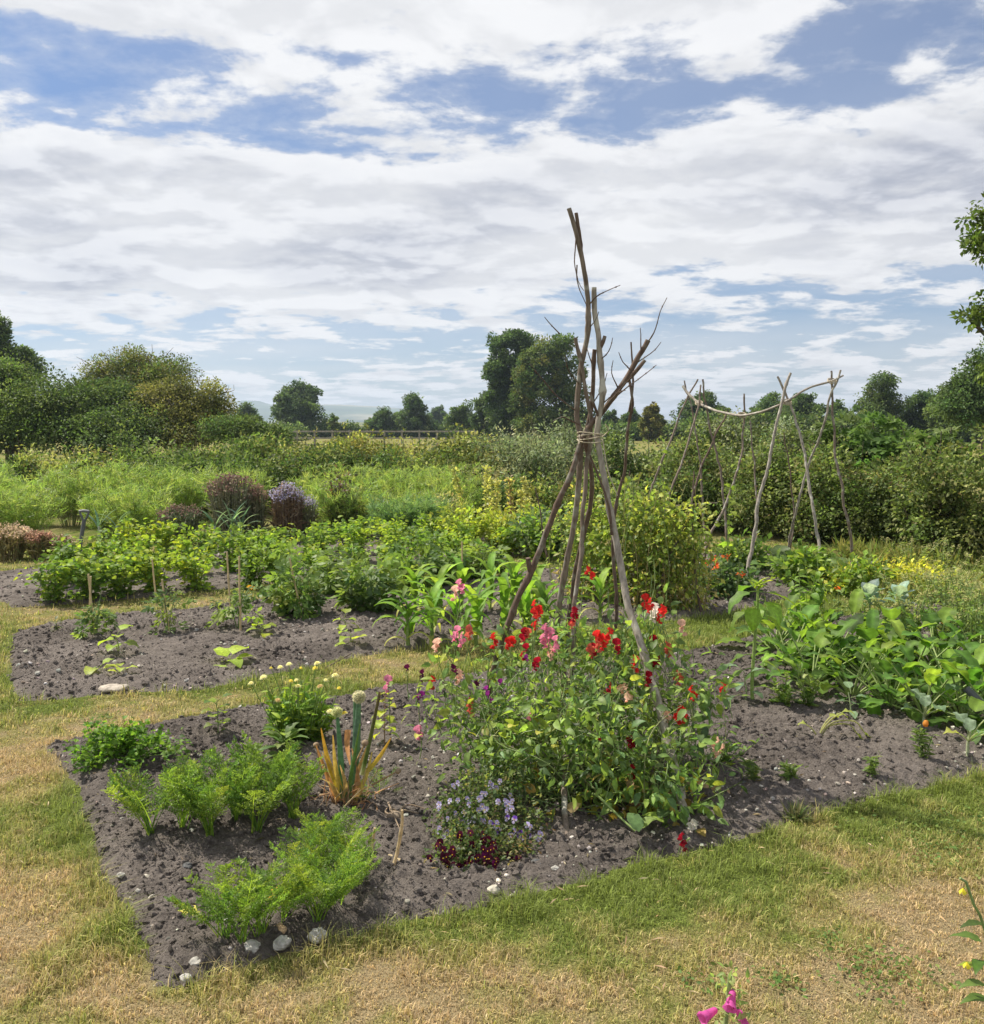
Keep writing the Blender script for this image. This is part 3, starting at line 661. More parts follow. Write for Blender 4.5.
LIL = ((.42, .36, .62), (.62, .58, .78), .0125); VIO = ((.16, .06, .42), (.55, .48, .72), .015); BUR = ((.085, .008, .03), (.055, .005, .022), .0165); BUP = ((.16, .01, .10), (.13, .01, .06), .016)
viola('tiny lilac violas in a loose mound under the sweet peas', 478, 838,
      [(480, 800, 3.62, .14, .14, .12), (520, 825, 3.58, .10, .12, .10), (455, 812, 3.6, .09, .1, .10), (500, 780, 3.72, .12, .1, .08)],
      [(LIL, 46, (478, 804, 26, 18)), (LIL, 16, (520, 845, 16, 14)), (VIO, 15, (515, 835, 16, 12)), (LIL, 7, (447, 832, 10, 9))], 1)
viola('low clump of dark burgundy violas beside the lilac violas', 478, 890,
      [(455, 862, 3.36, .09, .08, .10), (485, 862, 3.36, .10, .08, .11), (515, 856, 3.42, .07, .07, .09), (470, 842, 3.42, .13, .08, .08)],
      [(BUR, 56, (466, 856, 24, 16)), (BUR, 14, (494, 862, 14, 12)), (BUP, 7, (500, 868, 16, 10))], 2)

# ------------------------------------------------------------------ carrots
def make_frond(bare=.4, pairs=9, sub=6, spread=.30, ls=.05, droop=.6, jit=.4, seed=0):
    r = np.random.default_rng(seed); g = Geo()
    def cur(t): return np.array([0, math.sin(droop * t) / droop, -(1 - math.cos(droop * t)) / droop])
    s = np.linspace(0, 1, 9); c = np.array([cur(t) for t in s]); w = .011 * (1 - .75 * s)
    V = np.stack([c + np.outer(w, [1, 0, 0]), c - np.outer(w, [1, 0, 0]), c + np.outer(w, [0, .3, 1])], 1).reshape(-1, 3)
    Q = []
    for i in range(8):
        for a, b in ((0, 2), (2, 1)): Q.append((i * 3 + a, i * 3 + b, i * 3 + 3 + b, i * 3 + 3 + a))
    vs, qs, n = [V], [np.array(Q)], len(V)
    def dia(p, d, up, L):
        nonlocal n
        d = d / np.linalg.norm(d); x = np.cross(d, up); x /= max(np.linalg.norm(x), 1e-6)
        vs.append(np.array([p, p + d * L * .5 + x * L * .27, p + d * L, p + d * L * .5 - x * L * .27])); qs.append(np.array([[n, n + 1, n + 2, n + 3]])); n += 4
    for k in range(pairs):
        t = bare + (1 - bare) * k / (pairs - .3); o_ = cur(t); f = cur(min(1, t + .02)) - o_; f = f / max(np.linalg.norm(f), 1e-6)
        Lp = spread * (1 - .75 * ((t - bare) / (1 - bare)) ** 1.3)
        for sd in (-1, 1):
            d = np.array([sd * .8, 0, 0]) + f * .65 + r.normal(0, .14, 3); d /= np.linalg.norm(d); up = np.array([0, 0, 1.]) + r.normal(0, jit, 3)
            x = np.cross(d, up); x /= np.linalg.norm(x)
            for j in range(sub):
                u = (j + .6) / sub; p = o_ + d * Lp * u - np.array([0, 0, .12]) * (Lp * u) ** 2 * 3
                for s2 in (-1, 1): dia(p, d * .7 + x * s2 * .8 + r.normal(0, .25, 3), up + r.normal(0, .4, 3), ls * (1.1 - .5 * u))
            dia(o_ + d * Lp, d, up, ls)
    for s2 in range(3): dia(cur(.97), cur(1) - cur(.9) + r.normal(0, .03, 3), np.array([0, 0, 1.]), ls)
    t = Raw(np.vstack(vs), np.vstack(qs)); t.k = np.ones(len(t.v)); t.k[:len(V)] = 1.25; return t
CF = [make_frond(.36, 9, 6, .24, .042, .5, .8, k) for k in range(3)]
def carrot_parts(root, H, nf, cols, spread=.55):
    g = Geo()
    for k in range(nf):
        T = CF[k % 3]; a = rng.uniform(0, 6.28); el = rng.uniform(spread, 1.45)
        d = np.array([math.cos(a) * math.cos(el), math.sin(a) * math.cos(el), math.sin(el)])
        scatter(g, T, [rng.normal(0, .008, 3) * [1, 1, 0] + [0, 0, .005]], [d], H * rng.uniform(.75, 1.1), pal(1, cols, None, .12), None, 0, 1, .12)
    g.build('foliage', M_LEAF, root)
    g = Geo(); ball(g, (0, 0, .004), .012, (.42, .20, .05), 8, .8); g.build('carrot_crown', M_STEM, root)
CARC = [(.16, .26, .045), (.20, .30, .05), (.26, .34, .055), (.12, .205, .045)]
back = [(150, 838, .30), (182, 833, .32), (210, 840, .31), (237, 828, .33), (258, 836, .33), (268, 808, .33), (292, 822, .29)]
front = [(225, 942, .25), (243, 948, .27), (262, 940, .25), (285, 925, .20), (318, 928, .24), (338, 915, .26), (322, 862, .22), (350, 893, .20), (302, 884, .21), (330, 886, .22), (345, 866, .2)]
for row, L in (('rear', back), ('front', front)):
    for i, (a, b, h) in enumerate(sorted(L)):
        lab = f"feathery green carrot top, {nth(i)} in the {row} carrot row"
        root = thing('carrot_plant', lab, 'carrot', G(a, b, .01), 0, 'carrot plants in two rows')
        carrot_parts(root, h * .95, 16 if row == 'front' else 20, CARC if row == 'front' else CARC + [(.09, .16, .03)], 1.17 if row == 'rear' else 1.0)
g = Geo(); gb = G(188, 918); 
for k in range(5): arcleaf(g, [0, 0, .02], rng.uniform(0, 6), .3, .05, .03, 1, oval, .2, .3, 5, 2, (.62, .55, .12))
tag(g.build('fallen_leaf', M_DRY, loc=gb), 'pale yellow leaf lying on soil beside the front carrots', 'leaf')
g = Geo()
for k in range(5): arcleaf(g, [0, 0, .03], rng.uniform(2, 4), .3, .07, .035, .6, oval, .2, .3, 5, 2, (.60, .34, .05))
tag(g.build('fallen_leaf', M_DRY, loc=G(285, 906)), 'orange dying leaf on the soil between the front carrots', 'leaf')

# ------------------------------------------------------------------ celery leaf, front bed back edge
b = G(122, 768); r = thing('parsley_plant', 'dark green rounded clump of parsley at bed corner', 'herb', b)
g = Geo(); gs = Geo()
for k in range(90):
    a = rng.uniform(0, 6.28); el = rng.uniform(.2, 1.5); Ls = rng.uniform(.10, .23); d = np.array([math.cos(a) * math.cos(el), math.sin(a) * math.cos(el), math.sin(el)])
    tip = d * Ls * np.array([1.35, .9, .95]); tube(gs, [[0, 0, 0], tip * .5 + [0, 0, .02], tip], .0025, .0014, 4, .04, (.14, .22, .05), cap=False)
    n = 15; scatter(g, LT, tip + rng.normal(0, .02, (n, 3)), rdir(n, -.3, .7) + d, rng.uniform(.018, .034, n), pal(n, [(.085, .17, .03), (.12, .215, .036), (.16, .27, .04)], None, .2))
g.build('foliage', M_GLOSS, r); gs.build('stems', M_STEM, r)

# ------------------------------------------------------------------ cream marigold
b = G(300, 745); r = thing('pot_marigold', 'bushy pot marigold with pale cream yellow flower heads', 'flowering plant', b)
g = Geo(); gs = Geo()
for k in range(150):
    t = blob_pts([[0, 0, .19, .20, .15, .16]], 1, .4)[0][0]
    if t[2] < .03: continue
    f = np.array([t[0] * .35, t[1] * .35, 0]); tube(gs, [f, (f + t) / 2, t], .003, .002, 4, .05, (.15, .23, .05), cap=False)
    n = 8; scatter(g, L4N, f + (t - f) * rng.uniform(.3, 1, (n, 1)), rdir(n, -.3, .9) * 1.3 + nrm(t - f) * .4, rng.uniform(.04, .075, n), pal(n, [(.14, .24, .04), (.19, .29, .045), (.26, .34, .05), (.11, .19, .04)], None, .15), wid=.9)
g.build('foliage', M_GLOSS, r); gs.build('stems', M_STEM, r)
def disc_flower(g, s, c, cc, face, npet=22):
    f = nrm(np.asarray(face, float)); a = nrm(np.cross([.1, .2, 1.], f)); u = np.cross(f, a)
    for lay, (ss, lift) in enumerate(((1, .12), (.75, .4), (.45, .8))):
        ang = np.arange(npet) * 2 * PI / npet + lay * .3 + rng.normal(0, .05, npet)
        d = np.cos(ang)[:, None] * a + np.sin(ang)[:, None] * u + f * lift
        scatter(g, Raw(L4N.v * [.7, 1, 1], L4N.q), np.zeros((npet, 3)) + f * .002 * lay, d, s * ss * rng.uniform(.9, 1.08, npet), np.asarray(c) * rng.uniform(.9, 1.08, (npet, 1)), np.tile(f, (npet, 1)), 0, 1, .05)
    ball(g, f * s * .12, s * .2, cc, 7, .6)
for a, bb, s, c in ((263, 677, .024, 0), (280, 667, .02, 0), (289, 664, .021, 0), (301, 668, .012, 1), (317, 663, .023, 0), (315, 668, .018, 1), (335, 675, .024, 0), (298, 686, .024, 0), (291, 681, .016, 1), (320, 686, .02, 2), (326, 680, .016, 0), (339, 688, .014, 1), (278, 700, .018, 2), (330, 711, .024, 0), (344, 713, .022, 1), (251, 683, .018, 0), (271, 668, .013, 1), (296, 680, .014, 0)):
    Y = b[1] + (.05 if bb < 680 else -.16) + rng.normal(0, .03); q = P3(a, bb, Y) - b; g = Geo()
    disc_flower(g, s, ((.84, .82, .45), (.82, .74, .14), (.66, .52, .24))[c], (.74, .68, .3), rdir(1, .5, 1)[0] * .6 + [0, -.35, .9]); g.build('flower', M_PETAL, r, loc=q)
    gs = Geo(); tube(gs, [[q[0] * .5, q[1] * .5, .1], (q + [q[0] * .5, q[1] * .5, .1]) / 2 + rng.normal(0, .008, 3), q], .0025, .0018, 4, .04, (.16, .25, .06), cap=False); gs.build('flower_stalk', M_STEM, r)
# sage-like plant in front of it
def rosette(name, label, cat, loc, n, L, W, prof, cols, el=(.1, 1.2), bend=1.0, wave=.1, mat=None, group=None, petiole=.0, nl=6, tip=None, zoff=0, nw=2):
    r = thing(name, label, cat, loc, 0, group); g = Geo()
    for k in range(n):
        e = el[0] + (el[1] - el[0]) * (k + .5) / n
        arcleaf(g, [0, 0, .01 + zoff * k / n], k * 2.4 + rng.normal(0, .3), e, L * rng.uniform(.7, 1.1), W * rng.uniform(.8, 1.15), bend * rng.uniform(.7, 1.3), prof, .25, wave, nl, nw, pal(1, cols)[0], 0, petiole * rng.uniform(.7, 1.2), None, .0022, 1.25, 0, tip)
    g.build('foliage', mat or M_LEAF, r); return r
rosette('sage_plant', 'young pale leaved sage seedling in front of the marigold', 'herb', G(284, 760), 26, .13, .05, lance, [(.16, .22, .07), (.22, .27, .10), (.11, .18, .05)], (.1, 1.3), .9, .1, None, None, .03, 6, None, .10)
# little seedlings along the back of the front bed
def seedling(name, label, cat, loc, H, n, L, W, cols, prof=oval, group=None, pet=.03, droop=1.0, sc=(.14, .22, .06), mat=None, sr=.003):
    r = thing(name, label, cat, loc, rng.uniform(0, 6), group); g = Geo(); tube(g, [[0, 0, 0], [rng.normal(0, .008), rng.normal(0, .008), H * .5], [rng.normal(0, .012), rng.normal(0, .012), H]], sr, sr * .55, 5, .02, sc); g.build('stem', M_STEM, r)
    g = Geo()
    for k in range(n):
        z = H * (.25 + .75 * (k + 1) / n); arcleaf(g, [0, 0, z], k * 2.4 + rng.normal(0, .3), rng.uniform(.0, .7) + .5 * k / n, L * rng.uniform(.75, 1.15), W * rng.uniform(.8, 1.2), droop * rng.uniform(.6, 1.3), prof, .22, .12, 5, 2, pal(1, cols)[0], 0, pet, sc, sr * .5)
    g.build('foliage', mat or M_LEAF, r); return r
YG = [(.24, .30, .04), (.30, .34, .05), (.18, .26, .04)]; MG = [(.09, .16, .03), (.13, .20, .04), (.17, .24, .04)]
seedling('currant_seedling', 'spindly seedling with lime lobed leaves on bed edge behind the carrots', 'seedling', G(218, 740), .20, 11, .06, .06, YG + MG, heart)
seedling('yellow_leaved_plant', 'yellow leaved plant with reddish stem behind the onion', 'plant', G(385, 752), .30, 22, .05, .05, [(.40, .42, .05), (.30, .35, .05), (.20, .27, .05)], heart, None, .03, 1, (.25, .15, .10))

# ------------------------------------------------------------------ welsh onion
b = G(345, 808); r = thing('welsh_onion', 'flowering onion clump with round cream heads and orange dying leaves', 'onion', b)
BG = (.14, .24, .15)
def onion_stalk(p0, p1, p2, r0, r1, c0, c1=None, head=0, hc=(.50, .52, .30)):
    g = Geo(); q = [P3(*k) - b for k in (p0, p1, p2)]; pth = smooth_path(q, .012); m = len(pth); s = np.linspace(0, 1, m)
    prof = 1 + .5 * np.sin(PI * s) if head else 1
    tg = nrm(np.gradient(pth, axis=0)); x = nrm(np.cross(tg, [0, 1., 0])); y = np.cross(tg, x); a = np.arange(9) * 2 * PI / 9
    rr = (np.linspace(r0, r1, m) * prof * 1.2)[:, None, None]
    v = pth[:, None] + rr * (np.cos(a)[None, :, None] * x[:, None] + np.sin(a)[None, :, None] * y[:, None] * .8)
    idx = np.arange(m * 9).reshape(m, 9); Q = np.stack([idx[:-1], np.roll(idx, -1, 1)[:-1], np.roll(idx, -1, 1)[1:], idx[1:]], -1).reshape(-1, 4)
    c = np.asarray(c0) * (1 - s[:, None]) + np.asarray(c1 if c1 is not None else c0) * s[:, None]; wh = np.clip(1 - s * 7, 0, 1)[:, None]; c = c * (1 - wh) + np.array([.5, .5, .38]) * wh
    g.add(v, Q, None, np.repeat(c, 9, 0)); part = g.build('stalk' if head else 'leaf', M_LEAF, r)
    if head:
        g = Geo(); e = q[-1]; ball(g, e, head * .75, np.asarray(hc) * .7, 10, .95)
        n = 260; i = np.arange(n) + .5; ph = np.arccos(1 - 2 * i / n); th = PI * (1 + 5 ** .5) * i
        d = np.stack([np.cos(th) * np.sin(ph), np.sin(th) * np.sin(ph), np.cos(ph)], 1)
        scatter(g, Raw(L1.v * [.9, 1, 1], L1.q), e + d * head * .68, d + rng.normal(0, .2, (n, 3)), head * rng.uniform(.3, .42, n), pal(n, [hc, np.asarray(hc) * 1.25], None, .1)); g.build('flower_head', M_PETAL, part)
Yb = b[1]
onion_stalk((342, 805, Yb), (341, 762, Yb - .02), (337, 712, Yb - .04), .009, .005, (.12, .24, .13), (.14, .24, .17), .024, (.55, .58, .30))
onion_stalk((350, 805, Yb + .03), (356, 750, Yb + .03), (359, 697, Yb + .03), .012, .0075, BG, (.16, .25, .19), .030, (.56, .55, .36))
onion_stalk((348, 804, Yb), (354, 765, Yb), (355, 700, Yb + .06), .010, .006, BG, BG)
onion_stalk((346, 806, Yb - .02), (352, 770, Yb - .03), (360, 724, Yb - .05), .011, .002, (.13, .22, .08), (.16, .24, .07))
onion_stalk((362, 775, Yb + .05), (371, 735, Yb + .08), (380, 692, Yb + .08), .009, .005, (.13, .20, .05), (.16, .12, .07))
for p0, p1, p2, c0, c1 in (((340, 806, Yb), (327, 775, Yb - .03), (316, 745, Yb - .03), (.55, .30, .12), (.50, .26, .09)), ((338, 788, Yb), (328, 760, Yb), (321, 728, Yb), (.50, .44, .06), (.60, .32, .05)), ((349, 806, Yb), (355, 780, Yb), (366, 748, Yb), (.55, .30, .14), (.55, .36, .12)),
                           ((352, 800, Yb), (358, 785, Yb), (352, 748, Yb), (.55, .33, .16), (.5, .28, .14)), ((367, 772, Yb), (380, 756, Yb), (391, 738, Yb), (.50, .42, .06), (.62, .36, .06)), ((333, 780, Yb), (329, 765, Yb), (322, 752, Yb), (.5, .46, .2), (.5, .4, .2)),
                           ((348, 730, Yb + .08), (347, 745, Yb + .06), (350, 765, Yb), (.5, .26, .12), (.6, .3, .12)), ((317, 772, Yb + .06), (300, 764, Yb + .06), (285, 758, Yb + .08), (.42, .40, .14), (.45, .42, .2)), ((342, 806, Yb), (332, 785, Yb - .05), (320, 778, Yb - .08), (.55, .42, .14), (.58, .46, .2)), ((345, 806, Yb), (336, 770, Yb - .04), (333, 735, Yb - .05), (.56, .48, .10), (.60, .40, .10)), ((350, 806, Yb), (362, 790, Yb - .06), (374, 786, Yb - .1), (.55, .36, .14), (.56, .44, .22)), ((352, 806, Yb), (366, 776, Yb), (372, 752, Yb), (.52, .46, .10), (.58, .44, .12)), ((347, 806, Yb), (345, 782, Yb - .06), (340, 765, Yb - .08), (.58, .46, .18), (.56, .36, .14))):
    g = Geo(); q = [P3(*k) - b for k in (p0, p1, p2)]; pth = smooth_path(q, .02); m = len(pth); s = np.linspace(0, 1, m); w = (.013 * (1 - s ** 2 * .85))[:, None]
    sd = np.array([1., 0, 0]); dp = np.array([0, 1., 0]); V = np.stack([pth - sd * w, pth + dp * w * .6, pth + sd * w], 1)
    idx = np.arange(m * 3).reshape(m, 3); Q = np.stack([idx[:-1, :-1], idx[:-1, 1:], idx[1:, 1:], idx[1:, :-1]], -1).reshape(-1, 4)
    c = np.asarray(c0) * (1 - s[:, None]) + np.asarray(c1) * s[:, None]; g.add(V, Q, None, np.repeat(c, 3, 0)); g.build('dead_leaf', M_DRY, r)
g = Geo()
for k in range(46):
    a = rng.uniform(0, 6.28); q = np.array([math.cos(a), math.sin(a) * .7, 0]) * rng.uniform(.02, .12) + [0, 0, .01]
    tube(g, [q + rng.normal(0, .02, 3) * [1, 1, .0], q * 1.2 + [0, 0, rng.uniform(.01, .06)], q + rng.normal(0, .05, 3) + [0, 0, .05]], .003, .0015, 4, .02, pal(1, [(.50, .36, .2), (.55, .45, .28), (.42, .26, .14)])[0], cap=False)
g.build('dry_skins', M_DRY, r)
for p0, p1, hd in (((322, 775, Yb), (316, 745, Yb), .013), ((352, 770, Yb), (365, 743, Yb - .02), .015), ((372, 785, Yb), (398, 771, Yb - .06), .013)):
    g = Geo(); q = [P3(*k) - b for k in (p0, p1)]; tube(g, q, .004, .003, 5, .02, (.45, .32, .18)); ball(g, q[1], hd, (.36, .27, .18), 8, 1, .5, 0, 3); g.build('dry_flower_head', M_DRY, r)
rw = thing('weed', 'feathery small weed growing close behind the onion', 'weed', G(379, 800)); g = Geo()
for k in range(9): scatter(g, CF[k % 3], [[0, 0, 0]], [rdir(1, .5, 1)[0]], .16 * rng.uniform(.7, 1.1), pal(1, [(.13, .21, .035), (.17, .24, .045)]), None, 0, 1, .1)
g.build('foliage', M_LEAF, rw); g = Geo(); tube(g, [[0, 0, 0], [0, .01, .05]], .004, .003, 5, .02, (.2, .26, .08)); g.build('stem', M_STEM, rw)
# dry stalks lying on the soil
for lab, P in (('dry straw coloured stalk bent upright on the soil right of the onion', ((393, 868), (398, 848, .05), (402, 825, .12), (402, 810, .16))), ('long dry stalk lying flat beside the burgundy violas', ((385, 855), (405, 862, .02), (425, 865, .015))),
               ('short dry stalk leaning on soil between carrots and onion', ((347, 838), (358, 850, .02), (366, 857, .02))), ('thin dry split stalk standing left of the bent one', ((370, 858), (372, 845, .04), (375, 828, .09)))):
    p0 = G(*P[0]); g = Geo(); q = [G(*P[0][:2], .012)]
    for k in P[1:]: q.append(P3(k[0], k[1], p0[1]) if len(lab) and 'upright' in lab or 'standing' in lab else G(k[0], k[1], k[2]))
    tube(g, [k - p0 for k in q], .008, .005, 6, .015, (.58, .47, .29), 0, .25)
    tag(g.build('dry_stalk', M_DRY, loc=p0), lab, 'stalk')
# twiggy root lump
g = Geo(); ball(g, (0, 0, .02), .035, (.30, .24, .18), 12, .7, .8, 0, 5)
for k in range(7): tube(g, [[0, 0, .02], rng.normal(0, .03, 3) * [1, 1, .3] + [0, 0, .03], rng.normal(0, .07, 3) * [1, 1, .2] + [0, 0, .02]], .006, .002, 5, .02, (.36, .28, .2))
tag(g.build('old_root', M_DRY, loc=G(395, 822)), 'old dry root lump on soil left of the violas', 'root')

# ------------------------------------------------------------------ right part of the front bed
seeds = [(755, 785, .12), (790, 785, .11), (868, 782, .14), (924, 765, .19)]
for i, (a, b2, h) in enumerate(seeds):
    r = thing('snapdragon_seedling', f'small upright snapdragon seedling, {nth(i)} of four in bare soil', 'seedling', G(a, b2, .015), 0, 'seedlings in a row on bare soil'); g = Geo(); gs = Geo()
    for s in range(3 + (i == 3)):
        tp = np.array([rng.normal(0, .025), rng.normal(0, .025), h * rng.uniform(.7, 1)]); tube(gs, [[0, 0, 0], tp * .5, tp], .0025, .0018, 4, .03, (.16, .22, .07), cap=False)
        n = 30; t = rng.uniform(.15, 1, (n, 1)); scatter(g, L4N, tp * t, rdir(n, .0, .8), rng.uniform(.03, .05, n), pal(n, [(.11, .17, .045), (.15, .21, .06), (.19, .25, .07)]), wid=.8)
    g.build('foliage', M_LEAF, r); gs.build('stems', M_STEM, r)
    if i == 3: g = Geo(); ball(g, (0, 0, h + .01), .014, (.62, .30, .06), 7, 1.2, .4); g.build('flower', M_PETAL, r)
r = thing('snapdragon', 'leafy snapdragon with peach bloom beside the right wigwam foot', 'flowering plant', G(718, 772)); g = Geo(); gs = Geo()
for s in range(8):
    tp = np.array([rng.normal(0, .06), rng.normal(0, .05), rng.uniform(.12, .22)]); tube(gs, [[0, 0, 0], tp * .5, tp], .003, .002, 4, .03, (.16, .24, .07), cap=False)
    n = 24; scatter(g, L4N, tp * rng.uniform(.1, 1, (n, 1)), rdir(n, 0, .8), rng.uniform(.03, .055, n), pal(n, [(.10, .17, .04), (.14, .22, .05), (.19, .26, .06)]), wid=.9)
g.build('foliage', M_LEAF, r); gs.build('stems', M_STEM, r); q = P3(716, 746, 4.35) - np.array(r.location); g = Geo(); pea_flower(g, np.zeros(3), -1.4, .035, (.78, .55, .38)); pea_flower(g, np.array([.012, 0, -.03]), -1.8, .032, (.78, .50, .36)); g.build('flower', M_PETAL, r, loc=q)
n = 120; g = Geo(); scatter(g, LN, rng.normal(0, .012, (n, 3)) * [1, 1, 0], rdir(n, .3, 1), rng.uniform(.05, .10, n), pal(n, [(.10, .14, .05), (.2, .2, .09)]), wid=.3)
tag(g.build('grass_tuft', M_GRASS, loc=G(797, 820)), 'small dark grass tuft on soil near the lawn edge', 'grass tuft')
# young sunflower
b = G(754, 706); r = thing('sunflower', 'young sunflower with thick stem and drooping lime leaves', 'sunflower', b); g = Geo()
tube(g, [[0, 0, 0], *[P3(a, c, b[1]) - b for a, c in ((752, 690), (754, 650), (757, 615), (758, 590))]], .011, .007, 8, .02, (.26, .36, .10)); g.build('stem', M_STEM, r)
SFC = [(.17, .28, .035), (.20, .30, .035), (.11, .19, .03)]
for a, c, az, L, W, bd, el in ((758, 592, PI + .25, .19, .11, 1.2, .25), (758, 592, .1, .20, .10, .6, .05), (757, 600, -.9, .17, .12, 1.3, .2), (757, 612, PI, .16, .11, 1.5, .3), (756, 618, .35, .15, .11, 1.2, .3), (755, 640, -.2, .16, .11, 1.3, .35), (754, 655, PI - .2, .14, .09, 1.3, .2), (753, 660, .0, .15, .06, .9, .1), (753, 668, PI - .15, .17, .09, 1.0, -.1),
                              (758, 590, PI * .6, .16, .10, 1.0, .4), (758, 588, 1.2, .14, .09, .8, .5), (752, 688, .2, .09, .05, .8, .3), (757, 606, -2.0, .15, .11, 1.5, .2)):
    g = Geo(); q = P3(a, c, b[1]) - b; arcleaf(g, [0, 0, 0], az, el, L, W, bd, heart, .18, .12, 9, 4, pal(1, SFC)[0], 0, .055, (.2, .3, .07), .003, 1.25); g.build('leaf', M_LEAF, r, loc=q)
g = Geo(); n = 22; scatter(g, L4N, rng.normal(0, .012, (n, 3)), rdir(n, .35, 1), rng.uniform(.04, .085, n), pal(n, [(.30, .36, .05), (.24, .32, .05)])); g.build('bud', M_LEAF, r, loc=P3(758, 587, b[1]) - b)
# wilting brassica seedling, kale seedlings
BC = [(.16, .25, .16), (.20, .29, .18), (.13, .21, .11)]
seedling('kale_seedling', 'leggy grey-green kale seedling at the foot of the sunflower', 'seedling', G(744, 708), .20, 6, .08, .05, BC, oval, None, .05, 1.2, (.26, .32, .14), None, .005)
seedling('kale_seedling', 'small thin kale seedling in front of the chard patch', 'seedling', G(850, 722), .16, 5, .07, .05, BC, oval, None, .03, .9, (.28, .34, .18), None, .005)
r = thing('cabbage_seedling', 'wilted cabbage seedling flopping over in an arch', 'seedling', G(818, 742)); g = Geo()
for az, L, pet in ((.1, .07, .16), (-.1, .08, .19), (2.9, .05, .1), (.5, .07, .14)):
    arcleaf(g, [0, 0, .01], az, 1.25, L, .045, 1.8, oval, .2, .2, 6, 2, (.30, .34, .08), 0, pet, (.42, .42, .22), .0045)
    
for az, L in ((.05, .22), (.15, .26)):
    tube(g, [[0, 0, 0], [L * .25, 0, L * .38], [L * .7, 0, L * .42], [L * .9, 0, L * .2]], .005, .0035, 5, .02, (.42, .42, .22))
    arcleaf(g, [L * .88, 0, L * .22], az, -.9, .08, .05, .3, oval, .3, .2, 6, 2, (.30, .36, .07))
g.build('foliage', M_LEAF, r)
for i, (a, b2, lab) in enumerate(((924, 735, 'pale stemmed kale plant drooping to the right before the chard'), (968, 762, 'kale plant with yellowing round leaf beside the black pipe'))):
    r = thing('kale_plant', lab, 'kale', G(a, b2, .01)); g = Geo()
    tube(g, [[0, 0, 0], [.0, .01, .08], [.005, 0, .15]], .009, .006, 7, .02, (.38, .42, .26)); g.build('stem', M_STEM, r); g = Geo()
    for az, el, L, pet, c in ((.1, .6, .11, .17, (.17, .26, .15)), (-.4, .2, .10, .16, (.15, .23, .12)), (2.0, 1.0, .09, .08, (.22, .30, .2)), (1.2, 1.3, .08, .05, (.24, .32, .22)), (3.0, .4, .08, .06, (.34, .36, .08) if i else (.16, .25, .15)), (-1.4, .5, .09, .1, (.18, .27, .16))):
        arcleaf(g, [0, 0, .10], az, el + .5, L, L * .75, 1.2, oval, .2, .3, 7, 4, c, 0, pet, (.42, .46, .28), .004)
    g.build('foliage', M_LEAF, r)
# bolting lettuce
for lab, a, b2, h in (('bolting lettuce with leafy upright spike in front of the chard', 806, 712, .29), ('shorter bolting lettuce left of the leafy spike', 783, 710, .20)):
    r = thing('bolting_lettuce', lab, 'lettuce', G(a, b2)); g = Geo(); gs = Geo(); 
    for s in range(5):
        tp = np.array([rng.normal(0, .05), rng.normal(0, .05), h * rng.uniform(.5, 1) if s else h]); tube(gs, [[0, 0, 0], tp * .5, tp], .006, .003, 5, .03, (.24, .32, .10), cap=False)
        for k in range(13): z = (k + 1) / 13; arcleaf(g, tp * z, k * 2.4, .3 + .7 * z, .085 * (1.15 - .7 * z), .04 * (1.1 - .5 * z), .6, oval, .25, .2, 5, 2, pal(1, [(.13, .21, .045), (.18, .26, .06), (.24, .31, .09)])[0])
    g.build('foliage', M_LEAF, r); gs.build('stem', M_STEM, r)
# chard
CHC = [(.085, .165, .03), (.115, .2, .034), (.15, .24, .038), (.2, .3, .045), (.07, .135, .028), (.26, .34, .05)]
def chard(label, loc, n, L, W, group='leafy green chard plants', sc=1.0):
    r = thing('chard_plant', label, 'chard', loc, rng.uniform(0, 6), group, sc); g = Geo(); gs = Geo()
    for k in range(n):
        e = .38 + 1.0 * (k + .5) / n; c = pal(1, CHC, [3, 3, 2.4, 1.2, 2.5, .5], .16)[0]
        az = k * 2.4 + rng.normal(0, .3); pet = rng.uniform(.10, .30) * (1.2 - .3 * (k / n < .4))
        e0 = e; P = [np.array([0, 0, .01])]; h = np.array([math.cos(az), math.sin(az), 0])
        for j in range(4): P.append(P[-1] + (h * math.cos(e0) + np.array([0, 0, math.sin(e0)])) * pet / 4); e0 -= .07
        tube(gs, P, .007, .0045, 6, .03, (.30, .38, .14), cap=False)
        arcleaf(g, P[-1], az, e0, L * rng.uniform(.55, 1.35), W * rng.uniform(.6, 1.3), rng.uniform(.5, 1.7), broad, .22, .17, 12, 4, c, 0, 0, None, .003, 1.5)
    g.build('foliage', M_GLOSS, r); gs.build('stalks', M_STEM, r); return r
rows = [('front', [(812, 690), (852, 702), (890, 712), (925, 722), (962, 728), (1000, 738)], 22, .16, .095), ('middle', [(790, 672), (830, 678), (870, 685), (910, 692), (950, 700), (990, 706)], 24, .17, .10), ('back', [(775, 655), (812, 658), (850, 662), (892, 668), (935, 674), (978, 680)], 24, .17, .10)]
for rn, L, n, l, w in rows:
    for i, (a, b2) in enumerate(L): chard(f'dark glossy chard plant, {nth(i)} in the {rn} row of the chard patch', G(a, b2), n, l, w)
